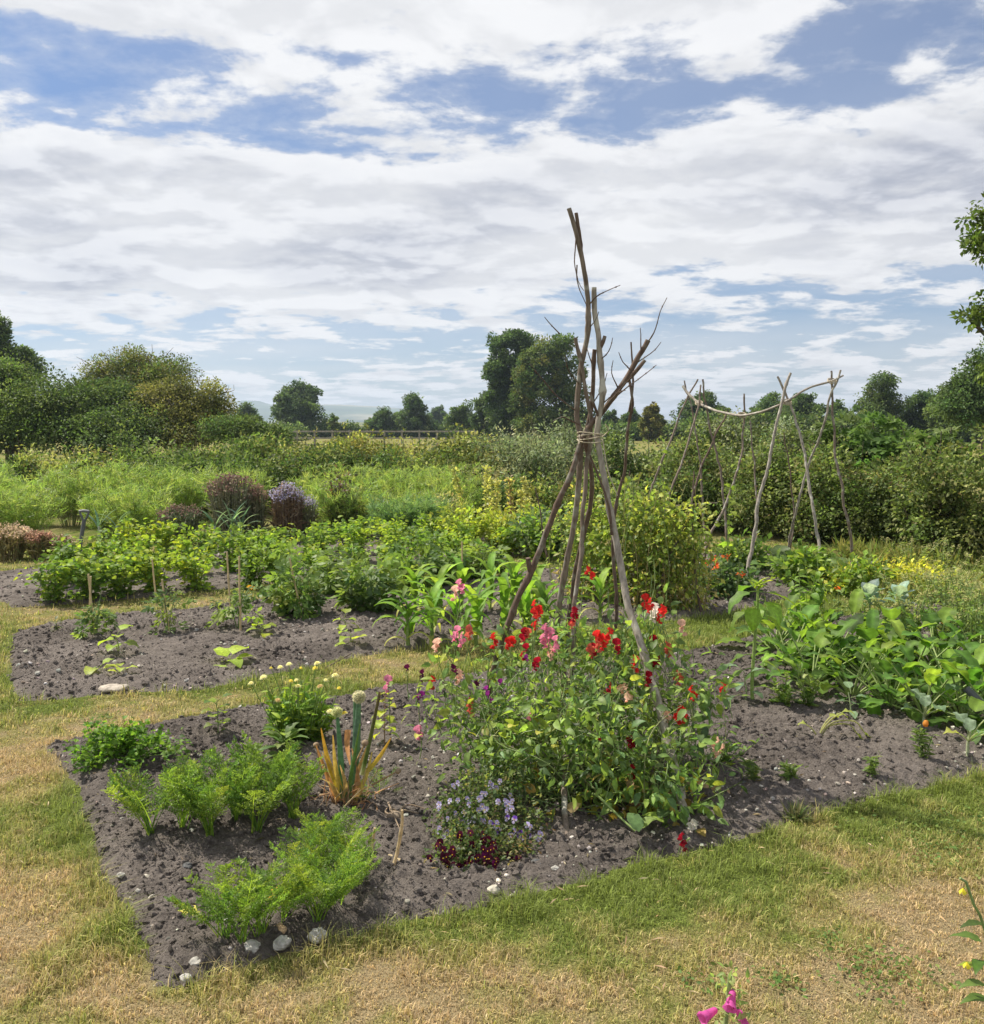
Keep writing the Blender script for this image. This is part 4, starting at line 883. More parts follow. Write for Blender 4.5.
# bolted stems and weeds rising out of the chard
def bolted(label, loc, H, ns, cols, spread=.1, ls=.05, name='bolted_chard', cat='chard', T=L4, fc=None, per=18):
    r = thing(name, label, cat, loc); g = Geo(); gs = Geo(); gf = Geo()
    for s in range(ns):
        tp = np.array([rng.normal(0, spread), rng.normal(0, spread), H * rng.uniform(.7, 1.05)]); mid = tp * .5 + rng.normal(0, .02, 3)
        tube(gs, [[tp[0] * .15, tp[1] * .15, 0], mid, tp], .006, .002, 5, .05, pal(1, [(.20, .28, .08), (.26, .32, .12)])[0], cap=False)
        t = rng.uniform(.2, 1, (per, 1)); n = per; scatter(g, T, np.where(t < .5, mid * t * 2, mid + (tp - mid) * (t * 2 - 1)), rdir(n, -.3, .9), ls * rng.uniform(.5, 1.2, n) * (1.2 - .6 * t[:, 0]), pal(n, cols))
        if fc is not None: n = 14; gf = Geo(); scatter(gf, L1, rng.normal(0, .011, (n, 3)), rdir(n, 0, 1), rng.uniform(.014, .024, n), pal(n, fc)); gf.build('flower_head', M_PETAL, r, loc=tp)
    g.build('foliage', M_LEAF, r); gs.build('stems', M_STEM, r)
    return r
bolted('bolted chard with pale leafy spikes behind the sunflower', G(800, 655), .62, 6, [(.17, .27, .04), (.22, .32, .05), (.12, .2, .03)], .09, .10)
bolted('tall bolted chard spike with one bright leaf near the trellis', G(822, 650), .66, 4, [(.20, .30, .04), (.26, .34, .05)], .06, .10)
for i, (a, b2, H) in enumerate(((880, 655, .40), (915, 660, .46), (945, 664, .52), (975, 668, .58), (905, 628, .40), (940, 632, .45), (970, 640, .50), (990, 650, .5))):
    bolted(f'wiry green weed with sparse small leaves, {nth(i)} behind the chard', G(a, b2), H, 16, [(.13, .20, .06), (.17, .24, .07), (.22, .29, .08)], .14, .06, 'tall_weed', 'weed', L4N, [(.34, .37, .13), (.40, .40, .16)], 26)
for lab, a, b2 in (('grey-blue cabbage leaf rosette rising above the chard left part', 868, 655), ('small grey-blue cabbage rosette right of the larger one', 898, 650)):
    bb = G(a, b2); r = thing('cabbage_plant', lab, 'cabbage', bb); g = Geo(); H = .42 if a < 880 else .38
    tube(g, [[0, 0, 0], [0, 0, H]], .008, .006, 6, .05, (.26, .33, .2)); g.build('stem', M_STEM, r); g = Geo()
    for k in range(9): arcleaf(g, [0, 0, H - .06 + .01 * k], k * 2.4, .4 + .1 * k, .13, .10, .7, oval, .2, .2, 6, 4, pal(1, [(.22, .32, .28), (.28, .38, .33), (.18, .28, .2)])[0])
    g.build('foliage', M_LEAF, r)
for i, (a, b2) in enumerate(((838, 588), (914, 628), (945, 622))):
    Y = G(a, b2 + 28)[1]; q = P3(a, b2, Y); base = np.array([q[0], q[1], 0]); g = Geo(); r = thing('orange_marigold', ('orange marigold on bare soil beside the trellis foot', 'orange marigold bloom rising among the chard weeds', 'orange marigold bloom nearest the right end of the weeds')[i], 'flowering plant', base)
    tube(g, [[0, 0, 0], [.01, 0, q[2] * .5], [0, 0, q[2]]], .004, .003, 5, .05, (.17, .25, .07)); n = 24; scatter(g, L4N, np.column_stack([rng.normal(0, .03, n), rng.normal(0, .03, n), rng.uniform(.03, max(.05, q[2]), n)]), rdir(n, 0, 1), rng.uniform(.04, .08, n), pal(n, MG)); g.build('stem', M_STEM, r)
    g = Geo(); disc_flower(g, .034, (.75, .20, .02), (.6, .14, .02), (.1, -.5, .9)); g.build('flower', M_PETAL, r, loc=(0, 0, q[2]))
# black pipe
g = Geo(); q0 = G(1010, 735); qs = [P3(966, 688, 4.75), P3(985, 707, 4.7), P3(1020, 742, 4.6)]
tube(g, [k - q0 for k in qs], .019, .019, 14, .05, (.09, .095, .11), 0, 0, False); tube(g, [k - q0 for k in (qs[0], qs[1], qs[2])], .0165, .0165, 14, .05, (.02, .02, .02), 0, 0, True)
tag(g.build('plastic_pipe', M_PLASTIC, loc=q0), 'dark grey plastic pipe poking out beside the chard', 'pipe')
# larger stones
SL = [(280, 938, .030, 0, 'orange tinted pale stone at the foot of the front carrots'), (282, 951, .030, 1, 'grey white stone just below the orange tinted stone'), (317, 944, .033, 1, 'largest grey stone at the right end of the stone group'), (252, 954, .028, 1, 'rounded grey stone at the left end of the stone group'), (494, 897, .025, 2, 'cream stone at the lawn edge below the burgundy violas'),
      (536, 870, .026, 3, 'dark grey flint right of the burgundy violas'), (526, 876, .016, 2, 'small cream stone beside the dark flint'), (555, 874, .015, 1, 'pale pebble on soil to the right of the dark flint'), (121, 881, .015, 1, 'white pebble, left one of the trio beside the carrots'), (146, 883, .015, 2, 'white pebble, middle one of the trio beside the carrots'),
      (140, 897, .016, 1, 'white pebble, lowest one of the trio beside the carrots'), (152, 903, .013, 2, 'white pebble just right of the lowest trio pebble'), (188, 872, .02, 3, 'dark flint pebble between the two carrot rows'), (195, 970, .02, 1, 'white stone at the bottom tip of the bed'), (186, 985, .018, 1, 'grey stone on the turf edge at bed tip'), (274, 882, .018, 1, 'grey stone between front carrots and rear carrots'),
      (884, 787, .02, 1, 'flat white stone near lawn edge at right'), (853, 785, .018, 2, 'flat cream stone on bare soil left of the white one'), (745, 790, .028, 3, 'flat grey stone on soil right of the wigwam'), (728, 815, .015, 1, 'white pebble right of the front wigwam foot'), (560, 862, .014, 2, 'little cream pebble behind the pale pebble'), (808, 808, .014, 1, 'tiny white pebble at the lawn edge by the tuft'), (793, 741, .014, 1, 'white pebble on the bare soil left of wilted cabbage')]
SCO = [(.50, .34, .21), (.46, .44, .40), (.50, .46, .38), (.12, .12, .12)]
for k, (a, b2, rr, c, lab) in enumerate(SL):
    rr *= 1.05
    g = Geo(); ball(g, (0, 0, 0), rr * .85, np.array(SCO[c]) * rng.uniform(.9, 1.1), 14, .68, .42, 0, k * 3 + 1)
    tag(g.build('stone', M_STONE, loc=G(a, b2) + [0, 0, .018 + rr * .22], smooth=False), lab, 'stone', 'loose stones in the front bed').rotation_euler = (0, 0, k)
# foxglove and yellow flowered plant right by the camera
b = np.array([*P3(722, 1010, 1.25)[:2], 0]); r = thing('foxglove', 'pink foxglove spike with nodding bells at the very bottom', 'foxglove', b); top = P3(730, 975, 1.25) - b
g = Geo(); tube(g, [[0, 0, 0], top * .5 + [-.02, 0, 0], top], .008, .003, 7, .04, (.26, .32, .14)); g.build('stem', M_STEM, r)
g = Geo()
for k in range(16): arcleaf(g, [0, 0, .02 + .035 * k], k * 2.4, .5, .2 - .008 * k, .08 - .004 * k, 1.0, lance, .2, .12, 7, 2, pal(1, [(.10, .16, .05), (.14, .20, .06)])[0])
n = 110; u = rng.uniform(-.14, .012, n); scatter(g, L4N, top + np.column_stack([rng.normal(0, .010, n) - u * .08, rng.normal(0, .010, n), u]), rdir(n, -.2, 1), rng.uniform(.010, .020, n) * (1 - u * 3), pal(n, [(.24, .32, .10), (.32, .38, .16)])); g.build('foliage', M_LEAF, r)
def bell(g, q, d, s, c):
    d = nrm(np.asarray(d, float)); x = nrm(np.cross(d, [.2, .1, 1.])); y = np.cross(d, x); t = np.linspace(0, 1, 9); rr = s * np.interp(t, [0, .12, .5, .85, 1], [.10, .24, .32, .40, .52]); a = np.arange(14) * 2 * PI / 14
    lobes = 1 + .12 * np.cos(a * 5)[None] * (t > .8)[:, None]
    v = q + (d * (t * s * 1.5)[:, None])[:, None] + (rr[:, None] * lobes)[..., None] * (np.cos(a)[None, :, None] * x + np.sin(a)[None, :, None] * y)
    idx = np.arange(9 * 14).reshape(9, 14); Q = np.stack([idx[:-1], np.roll(idx, -1, 1)[:-1], np.roll(idx, -1, 1)[1:], idx[1:]], -1).reshape(-1, 4)
    g.add(v, Q, None, np.repeat(np.asarray(c)[None] * np.linspace(1.1, .9, 9)[:, None], 14, 0)); ball(g, q, s * .14, (.26, .34, .12), 6)
    for k in range(7): ball(g, q + d * s * rng.uniform(.9, 1.3) + y * rng.normal(0, .12) * s - x * s * .25, s * .035, (.30, .01, .12), 5)
for a, c, d in ((733, 990, (-.35, -.8, -.5)), (717, 1009, (-.9, -.5, -.2)), (738, 1009, (.25, -.7, -.7)), (722, 1035, (-.4, -.8, -.5)), (742, 1045, (.6, -.6, -.6)), (705, 1052, (-.8, -.4, -.5))):
    g = Geo(); bell(g, np.zeros(3), d, .0185, (.66, .12, .42)); g.build('flower', M_PETAL, r, loc=P3(a, c, 1.25) - b)
b = np.array([*P3(985, 930, 1.7)[:2], 0]); r = thing('evening_primrose', 'leaning green stem with small hanging yellow flowers at right edge', 'flowering plant', b); g = Geo(); gs = Geo()
pth = [P3(*k) - b for k in ((990, 1000, 1.7), (985, 930, 1.68), (974, 905, 1.66), (966, 882, 1.66), (960, 878, 1.66))]
tube(gs, [[.02, 0, 0], *pth], .005, .0025, 6, .03, (.22, .30, .12)); gs.build('stem', M_STEM, r)
for k, (a, c, az, L) in enumerate(((985, 925, PI, .05), (982, 942, PI * .8, .06), (988, 950, -.5, .06), (980, 960, -2.2, .05), (986, 985, PI, .055), (990, 910, -.6, .06), (984, 970, 2.6, .05), (990, 1000, PI, .06))): arcleaf(g, P3(a, c, 1.69) - b, az, .2, L, L * .45, 1.0, lance, .25, .1, 6, 2, pal(1, MG + YG)[0])
g.build('foliage', M_LEAF, r)
for a, c in ((963, 888), (967, 962)):
    g = Geo()
    for k in range(4): arcleaf(g, np.zeros(3), k * PI / 2, -1.0, .013, .009, .4, obov, .3, 0, 4, 2, (.62, .56, .06))
    g.build('flower', M_PETAL, r, loc=P3(a, c, 1.66) - b)
# ------------------------------------------------------------------ middle bed
def cane(label, a, foot, topx, top):
    b = G(a, foot); q = P3(topx, top, b[1]); g = Geo()
    tube(g, [[0, 0, -.02], q - b], .0085, .007, 7, .05, (.52, .40, .22), 0, .06, True, (.6, .5, .33), .01)
    return tag(g.build('bamboo_cane', M_CANE, loc=b), label, 'cane', 'canes in the tomato row')
cane('bamboo cane leaning slightly right at the leftmost tomato plant', 95, 640, 88, 574)
cane('second bamboo cane crossing the one at the leftmost tomato', 89, 632, 91, 576)
cane('pale bamboo cane at the second tomato from the left', 170, 635, 162, 579)
cane('thin cane standing behind the pale cane at the second tomato', 157, 608, 152, 560)
cane('thick cane at the left side of the third tomato from the left', 231, 622, 227, 552)
cane('straight cane at the right side of the third tomato', 241, 636, 239, 556)
cane('cane tilting left above the fourth tomato with bushy foliage', 303, 622, 290, 558)
cane('short cane nearly hidden in the tomato row before the corn', 463, 600, 462, 542)
TMT = [make_frond(.25, 3, 1, .42, .36, .9, .5, k + 20) for k in range(3)]
TMC = [(.13, .20, .05), (.16, .24, .06), (.21, .29, .065), (.10, .17, .05)]
def tomato(label, loc, H, wd, n, sc=1.0, cols=TMC):
    r = thing('tomato_plant', label, 'tomato', loc, 0, 'young tomato plants'); gs = Geo(); g = Geo()
    for s in range(3):
        tp = np.array([rng.normal(0, wd * .3), rng.normal(0, wd * .3), H * (1 if s == 0 else rng.uniform(.6, .95))]); tube(gs, [[0, 0, 0], tp * .5 + rng.normal(0, .02, 3), tp], .006, .003, 5, .04, (.17, .24, .09), cap=False)
        m = n // 3; t = rng.uniform(.12, 1, m)[:, None]; d = rdir(m, -.5, .7); 
        for k in range(3): scatter(g, TMT[k], (tp * t)[k::3], d[k::3], rng.uniform(.11, .19, len(t[k::3])) * wd / .14, pal(len(t[k::3]), cols), None, 0, 1, .4)
    g.build('foliage', M_LEAF, r); gs.build('stems', M_STEM, r); return r
for k, (a, b2, H, w, lab) in enumerate(((93, 640, .38, .14, 'young tomato plant tied to crossed canes, leftmost in its row'), (168, 635, .34, .13, 'straggly tomato plant at a pale cane, second from left'), (238, 632, .50, .16, 'tall sparse tomato plant between two canes'), (300, 620, .48, .19, 'bushy tomato plant on a tilted cane, fourth from left'),
                                        (374, 612, .48, .22, 'dark bushy tomato plant just left of the sweetcorn'), (345, 597, .40, .19, 'tomato plant at the path edge behind the dark bushy one'), (412, 590, .42, .22, 'low tomato plant behind the sweetcorn left end'), (445, 585, .40, .2, 'tomato plant behind the middle of the sweetcorn'), (482, 582, .4, .2, 'tomato plant behind the sweetcorn right end'))):
    tomato(lab, G(a, b2), H, w, 17 if k < 3 else 54)
SQ = [(.30, .38, .04), (.24, .33, .04), (.36, .42, .06)]
for k, (a, b2, H, L, n, lab) in enumerate(((118, 660, .18, .13, 6, 'bright lime squash seedling standing tallest at left of the middle bed'), (98, 678, .06, .11, 6, 'low lime squash seedling left of the tallest one'), (122, 680, .07, .07, 5, 'tiny seedling directly below the tallest lime squash seedling'), (230, 668, .06, .15, 6, 'flat squash seedling with wide pale leaves in the middle bed'), (262, 640, .10, .10, 6, 'small yellowish squash seedling right of the canes'), (345, 634, .13, .09, 6, 'yellow seedling in the middle bed, upper of two near the tomato'), (351, 650, .12, .10, 6, 'yellow seedling in the middle bed, lower of two near the tomato'))):
    seedling('squash_seedling', lab, 'seedling', G(a, b2), H, n, L, L * .8, SQ, heart, 'squash seedlings in the middle bed', .04, .9, (.3, .36, .12), None, .005)
seedling('weed', 'little dark weed near the left edge of the middle bed', 'weed', G(56, 636), .12, 14, .06, .02, [(.12, .15, .06), (.2, .2, .09)], lance, None, .01)
seedling('weed', 'low green weed at the path edge left of the tall tomato', 'weed', G(216, 612), .10, 20, .07, .03, [(.10, .16, .04)], lance, None, .01)
b = G(252, 606); r = seedling('orange_marigold', 'stub of orange and yellow marigold at path edge by the tall tomato', 'flowering plant', b, .14, 14, .08, .03, MG, lance, None, .01)
g = Geo(); disc_flower(g, .05, (.75, .40, .03), (.6, .3, .02), (.0, -.6, .8)); g.build('flower', M_PETAL, r, loc=(0, 0, .17))
g = Geo(); ball(g, (0, 0, .0), .09, (.42, .37, .31), 14, .22, .5, 0, 9); tag(g.build('flat_stone', M_STONE, loc=G(114, 691) + [0, 0, .02]), 'flat pinkish slab of stone at the edge of the middle bed', 'stone')
p0 = G(325, 668); g = Geo(); tube(g, [k - p0 for k in (G(325, 668, .01), G(340, 660, .02), G(352, 653, .05))], .006, .004, 5, .03, (.42, .36, .3)); tag(g.build('dry_stick', M_POLEG, loc=p0), 'pale thin stick lying on turf at the bed edge', 'stick')
# sweetcorn
CNC = [(.14, .25, .04), (.18, .29, .05), (.23, .34, .055), (.12, .21, .04)]
def corn(label, loc, H):
    r = thing('sweetcorn_plant', label, 'sweetcorn', loc, rng.uniform(0, 6), 'young sweetcorn plants in a block'); g = Geo(); tube(g, [[0, 0, 0], [0, 0, H * .65]], .016, .009, 8, .05, (.20, .28, .08)); g.build('stalk', M_STEM, r); g = Geo()
    for k in range(11):
        az = k * PI + rng.normal(0, .6); t = k / 10; c = pal(1, CNC)[0]
        if k < 2: c = np.array([.38, .38, .12]) * rng.uniform(.8, 1.1)
        arcleaf(g, [0, 0, .04 + H * .58 * t], az, .75 + .55 * t, H * (.60 + .22 * math.sin(PI * t)), .066 if k > 1 else .035, 2.7 - 1.0 * t + rng.normal(0, .25), strap, .35, .12, 12, 2, c, 0, 0, None, 0, 1.35)
    g.build('leaves', M_GLOSS, r)
cr = [('front', [(408, 648, .42), (432, 645, .48), (456, 650, .44), (476, 646, .52), (504, 640, .5), (526, 640, .46), (545, 636, .46)]), ('back', [(415, 618, .46), (440, 620, .46), (462, 616, .48), (490, 614, .52), (515, 612, .50), (536, 616, .46), (612, 606, .5), (600, 622, .44)])]
for rn, L in cr:
    for i, (a, b2, H) in enumerate(L): corn(f'arching sweetcorn plant, {nth(i)} in the {rn} row', G(a, b2), H)
# twiggy pea row behind the wigwam
PC = [(.20, .27, .06), (.28, .34, .07), (.38, .39, .10), (.15, .22, .06), (.42, .39, .15)]
def peas(label, a, foot, H, wx, wy, cl, yellow, group='pea plants on twiggy sticks'):
    b = G(a, foot); r = thing('pea_plant', label, 'pea', b, 0, group); g = Geo(); gs = Geo(); bb = [[0, 0, H * .5, wx, wy, H * .5], [0, 0, H * .75, wx * .8, wy * .8, H * .28], [wx * .2, 0, H * .25, wx * .8, wy, H * .25]]
    foliage(g, bb, cl, 7, .055, L2, PC, [3, 3, 1 + 2 * yellow, 3 - 2 * yellow, yellow], .10, .03, .2, .1, 0, .2, .6)
    foliage(g, [[0, 0, H * .2, wx, wy, H * .2]], cl // 4, 6, .05, LN, [(.42, .34, .16), (.36, .28, .12)], None, .09, .02, .2, .3)
    for k in range(34):
        x, y = rng.normal(0, wx * .5), rng.normal(0, wy * .5); h = H * rng.uniform(.6, 1.12); tube(gs, [[x, y, 0], [x + rng.normal(0, .05), y + rng.normal(0, .05), h * .5], [x + rng.normal(0, .1), y + rng.normal(0, .08), h]], .004, .002, 4, .08, pal(1, [(.30, .30, .12), (.36, .30, .14), (.2, .26, .09)])[0], cap=False)
    g.build('foliage', M_LEAF, r); gs.build('stems', M_STEM, r); return r, b
peas('green leafy pea plant on sticks behind the wigwam right leg', 622, 606, 1.12, .27, .25, 260, 0)
peas('yellowing pea plant on sticks, middle of the pea row', 652, 610, 1.05, .27, .25, 280, .6)
r, b = peas('pale yellow pea plant at the right end of the pea row', 682, 612, 1.0, .22, .22, 240, 1.0)
peas('green pea plant half hidden behind the dark wigwam poles', 582, 600, 1.0, .24, .25, 200, .2)
for lab, P, rr in (('horizontal stick tied across the top of the pea row', ((664, 508, 8.5), (690, 505, 8.5), (716, 503, 8.5)), .012), ('slanting dark pea stick leaning across the pea row', ((652, 600, 8.1), (670, 555, 8.15), (695, 508, 8.2)), .016), ('upright thin dark pea stick at the right end of the pea row', ((701, 616, 8.05), (696, 570, 8.1), (691, 505, 8.2), (694, 470, 8.25)), .011), ('thin curved pea stick rising above the green pea plant', ((611, 605, 8.8), (622, 520, 8.8), (630, 470, 8.8)), .009), ('forked pale pea stick in front of the hedge left of wigwam', ((548, 560, 11), (541, 515, 11), (536, 488, 11)), .012)):
    p0 = P3(*P[0]); p0 = np.array([p0[0], p0[1], 0]); g = Geo(); q = [P3(*k) - p0 for k in P]
    if 'horizontal' not in lab: q[0][2] = 0
    tube(g, q, rr, rr * .5, 7, .05, (1, 1, 1), 0, .15, True, None, .03); tag(g.build('pea_stick', M_POLED, loc=p0), lab, 'stick')
# ------------------------------------------------------------------ bean trellis
TB = G(765, 573); T = thing('bean_trellis', 'long frame of crossed bare poles with a bowed ridge pole', 'plant support', TB); to = np.array(TB)
TP = [([(745, 582), (752, 545, 9.9), (757, 510, 9.95), (770, 455, 10.0), (783, 400, 10.05), (790, 373, 10.1)], .021, .014, M_POLEG), ([(784, 562), (795, 515, 10.6), (807, 471, 10.5), (820, 435, 10.3), (830, 397, 10.2), (839, 370, 10.2)], .016, .011, M_POLEG),
      ([(823, 587), (819, 545, 9.7), (812, 501, 9.85), (802, 447, 10.0), (790, 407, 10.1), (776, 376, 10.15)], .018, .012, M_POLEG), ([(857, 576), (848, 520, 10.1), (838, 470, 10.15), (833, 420, 10.2), (830, 370, 10.2)], .016, .011, M_POLE),
      ([(701, 570), (709, 538, 10.7), (724, 508, 10.8), (735, 475, 10.9), (743, 441, 11.), (745, 394, 11.)], .017, .010, M_POLE), ([(728, 560), (723, 488, 11.6), (711, 434, 11.7), (702, 380, 11.7)], .016, .011, M_POLE),
      ([(655, 562), (667, 501, 11.3), (679, 468, 11.4), (697, 414, 11.6), (702, 385, 11.7), (703, 398, 11.7)][:5], .016, .010, M_POLE), ([(640, 556), (654, 481, 11.8), (671, 441, 11.9), (687, 400, 12.), (697, 380, 12.)], .015, .010, M_POLE),
      ([(690, 557), (692, 501, 11.8), (704, 461, 11.9), (728, 411, 12.)], .018, .01, M_POLED), ([(706, 556), (703, 515, 12.2), (698, 447, 12.3), (685, 380, 12.3)], .014, .009, M_POLE), ([(757, 549), (757, 500, 12.8), (754, 461, 12.9), (749, 420, 12.9)], .016, .009, M_POLE), ([(790, 552), (794, 520, 12.3), (789, 470, 12.3), (784, 432, 12.3)], .012, .007, M_POLED)]
for path, r0, r1, m in TP: pole(T, [G(*path[0]), *pts(*path[1:])], r0, r1, m, 'pole', 8, .13, wob=.045)
pole(T, pts((683, 386, 12.), (690, 396, 11.9), (702, 405, 11.7), (720, 412, 11.3), (740, 415, 10.9), (760, 412, 10.5), (782, 404, 10.12), (805, 390, 10.1), (830, 381, 10.15), (843, 375, 10.2)), .017, .010, M_POLEG, 'ridge_pole', 8, .1, wob=.02)
for a, c, Y in ((787, 402, 10.08), (832, 381, 10.16), (699, 403, 11.75), (742, 415, 10.95)):
    q = P3(a, c, Y) - to; g = Geo()
    for k in range(3): u = np.linspace(0, 2 * PI, 13); tube(g, np.column_stack([q[0] + .045 * np.cos(u), q[1] + .05 * np.sin(u), q[2] + .012 * (k - 1) + .02 * np.sin(u)]), .005, .005, 4, .03, (.5, .43, .32), cap=False)
    g.build('twine', M_TWINE, T)
# plants round the trellis
bolted('climbing bean with a few round leaves on the trellis left part', G(727, 572), 1.15, 2, [(.22, .32, .05), (.28, .36, .06)], .06, .15, 'bean_plant', 'bean', LT, None, 7)
bolted('young bean vine climbing the leftmost trellis poles behind the peas', G(662, 565), 1.5, 2, [(.24, .33, .06), (.2, .28, .05)], .08, .14, 'bean_plant', 'bean', LT, None, 8)
def bush(name, label, cat, loc, blobs, clumps, per, ls, T, cols, w=None, rc=.1, mat=None, fc=None, fn=0, fs=.03, droop=.1, stems=12, scol=(.15, .2, .07), zmin=.01, group=None):
    r = thing(name, label, cat, loc, 0, group); g = Geo(); foliage(g, blobs, clumps, per, ls, T, cols, w, rc, zmin, .18, droop); g.build('foliage', mat or M_LEAF, r)
    gs = Geo()
    for k in range(stems):
        t = blob_pts(blobs, 1, .5)[0][0]; t[2] = max(t[2], .05); tube(gs, [[t[0] * .3, t[1] * .3, 0], [t[0] * .6, t[1] * .6, t[2] * .55], t], .004 + .002 * t[2], .002, 4, .1, scol, cap=False)
    gs.build('stems', M_STEM, r)
    if fc is not None:
        for k in range(fn):
            t, d, i = blob_pts(blobs, 1, .02); q = t[0]; q[2] = abs(q[2]) + fs; g = Geo(); m = 10
            scatter(g, L2, rng.normal(0, fs * .3, (m, 3)), rdir(m, -.2, 1), fs * rng.uniform(.6, 1.1, m), pal(m, fc, None, .1)); g.build('flower', M_PETAL, r, loc=q)
    return r
bush('nasturtium', 'dark mound with orange red flowers at the trellis foot', 'flowering plant', G(722, 598), [[0, 0, .16, .26, .22, .18], [.2, 0, .12, .15, .15, .12]], 150, 7, .06, L2, [(.06, .11, .04), (.08, .14, .05), (.10, .16, .06)], None, .07, None, [(.72, .14, .04), (.70, .20, .05), (.6, .08, .04)], 9, .05)
CG = [(.09, .15, .04), (.14, .21, .05), (.20, .27, .06)]
rosette('courgette_plant', 'big leaved pale green courgette plant between two trellis poles', 'courgette', G(778, 577), 15, .24, .24, heart, [(.14, .21, .07), (.2, .28, .10), (.10, .16, .05)], (.2, 1.25), .8, .15, None, 'courgette plants under the trellis', .22, 7)
rosette('courgette_plant', 'dark courgette plant at the right trellis poles', 'courgette', G(838, 585), 14, .22, .2, heart, [(.07, .12, .04), (.10, .16, .05)], (.2, 1.25), .8, .15, None, 'courgette plants under the trellis', .2, 7)
bush('bean_plant', 'bright green dwarf bean bush in the middle of the trellis', 'bean', G(805, 588), [[0, 0, .2, .24, .22, .2]], 150, 6, .08, L2, [(.14, .22, .04), (.2, .29, .05), (.1, .17, .04)], None, .08)
bush('bean_plant', 'dwarf bean bush left of the courgette behind the grey pole', 'bean', G(742, 572), [[0, 0, .18, .3, .22, .18]], 130, 6, .08, L2, CG, None, .08)
bush('golden_marjoram', 'golden yellow mounded herb right of the trellis', 'herb', G(893, 592), [[0, 0, .13, .5, .3, .15], [.25, -.05, .12, .3, .25, .14], [-.45, 0, .12, .25, .25, .13]], 330, 7, .05, L2, [(.46, .46, .07), (.52, .50, .08), (.34, .38, .06)], None, .08)
bush('bean_plant', 'green bushy bean at the left edge of the golden herb', 'bean', G(858, 596), [[0, 0, .16, .26, .2, .17]], 130, 6, .07, L2, [(.13, .20, .04), (.18, .26, .05)], None, .08)
# rough grass by the right hedge
g = Geo(); n = 16000; p = np.column_stack([rng.uniform(2.2, 7.0, n), rng.uniform(8.0, 12.2, n)]); m = (bed_sd(p) < -.05) & (p[:, 0] > 3.35 + (p[:, 1] - 8.) * .25) & (fbm(p * 1.5, 3, 3) > .42); p = p[m]; n = len(p)
scatter(g, Raw([(-.035, 0, 0), (.035, 0, 0), (.02, .6, -.05), (0, 1, -.25)], [(0, 1, 2, 3)]), np.column_stack([p, np.zeros(n)]), rdir(n, .55, 1), rng.uniform(.10, .30, n), pal(n, [(.17, .22, .05), (.24, .27, .07), (.32, .30, .11)]))
structure(g.build('rough_grass', M_GRASS), 'stuff')
for i, (a, b2, H, n) in enumerate(((910, 580, .45, 12), (948, 584, .4, 10), (970, 592, .35, 14), (925, 600, .3, 14), (958, 612, .35, 16))):
    bolted(f'seeding rough weed with thin pale stems, {nth(i)} beside the right hedge', G(a, b2), H, n, [(.20, .27, .07), (.27, .32, .1)], .14, .07, 'rough_weed', 'weed', LN, [(.40, .40, .18)], 18)

# ------------------------------------------------------------------ potatoes
POC = [(.105, .18, .04), (.14, .225, .045), (.19, .28, .05), (.26, .34, .055)]; POY = [(.26, .34, .045), (.33, .39, .05), (.19, .28, .045), (.14, .225, .045)]
def potato(label, loc, cols, H, sc):
    r = thing('potato_plant', label, 'potato', loc, rng.uniform(0, 6), 'potato plants in rows', sc); g = Geo(); gs = Geo()
    for s in range(9):
        a = rng.uniform(0, 6.28); rr = rng.uniform(.05, .26); tp = np.array([math.cos(a) * rr, math.sin(a) * rr, H * rng.uniform(.65, 1.05) * (1 - rr)]); mid = tp * .5 + [0, 0, .05]
        tube(gs, [[0, 0, 0], mid, tp], .008, .004, 5, .06, (.16, .22, .07), cap=False)
        for t in (.12, .3, .5, .7, .88, 1.0):
            n = 9; q = (mid * t * 2 if t < .5 else mid + (tp - mid) * (t * 2 - 1)); c = pal(1, cols, None, .12)[0]; d = rdir(n, -.45, .5) + nrm(tp) * .3
            scatter(g, L4, q + rng.normal(0, .055, (n, 3)) * [1, 1, .6], d, rng.uniform(.045, .08, n), c * (1 + rng.normal(0, .12, (n, 1))))
    g.build('foliage', M_GLOSS, r); gs.build('stems', M_STEM, r); return r
prow = [('front', [(52, 604, 0), (88, 601, 0), (124, 598, 0), (160, 594, 1), (196, 591, 1), (250, 588, 0), (285, 585, 0), (320, 582, 0), (355, 579, 0), (392, 576, 0), (430, 572, 0), (468, 569, 0)], .47), ('middle', [(70, 586, 0), (112, 583, 0), (150, 580, 1), (190, 577, 1), (232, 574, 0), (272, 571, 0), (312, 568, 0), (352, 566, 1), (392, 563, 0), (430, 561, 0), (470, 558, 1), (508, 556, 1), (540, 560, 0)], .50), ('rear', [(132, 570, 1), (168, 568, 1), (204, 566, 0), (242, 564, 0), (280, 561, 0), (318, 558, 0), (356, 556, 0), (394, 553, 1), (432, 551, 0), (468, 549, 1), (500, 548, 1), (530, 547, 1)], .52)]
for rn, L, H in prow:
    for i, (a, b2, y) in enumerate(L):
        potato(f"{'yellowing' if y else 'leafy green'} potato plant, {nth(i)} in the {rn} potato row", G(a + rng.normal(0, 3), b2), POY if y else POC, H, rng.uniform(.9, 1.1))
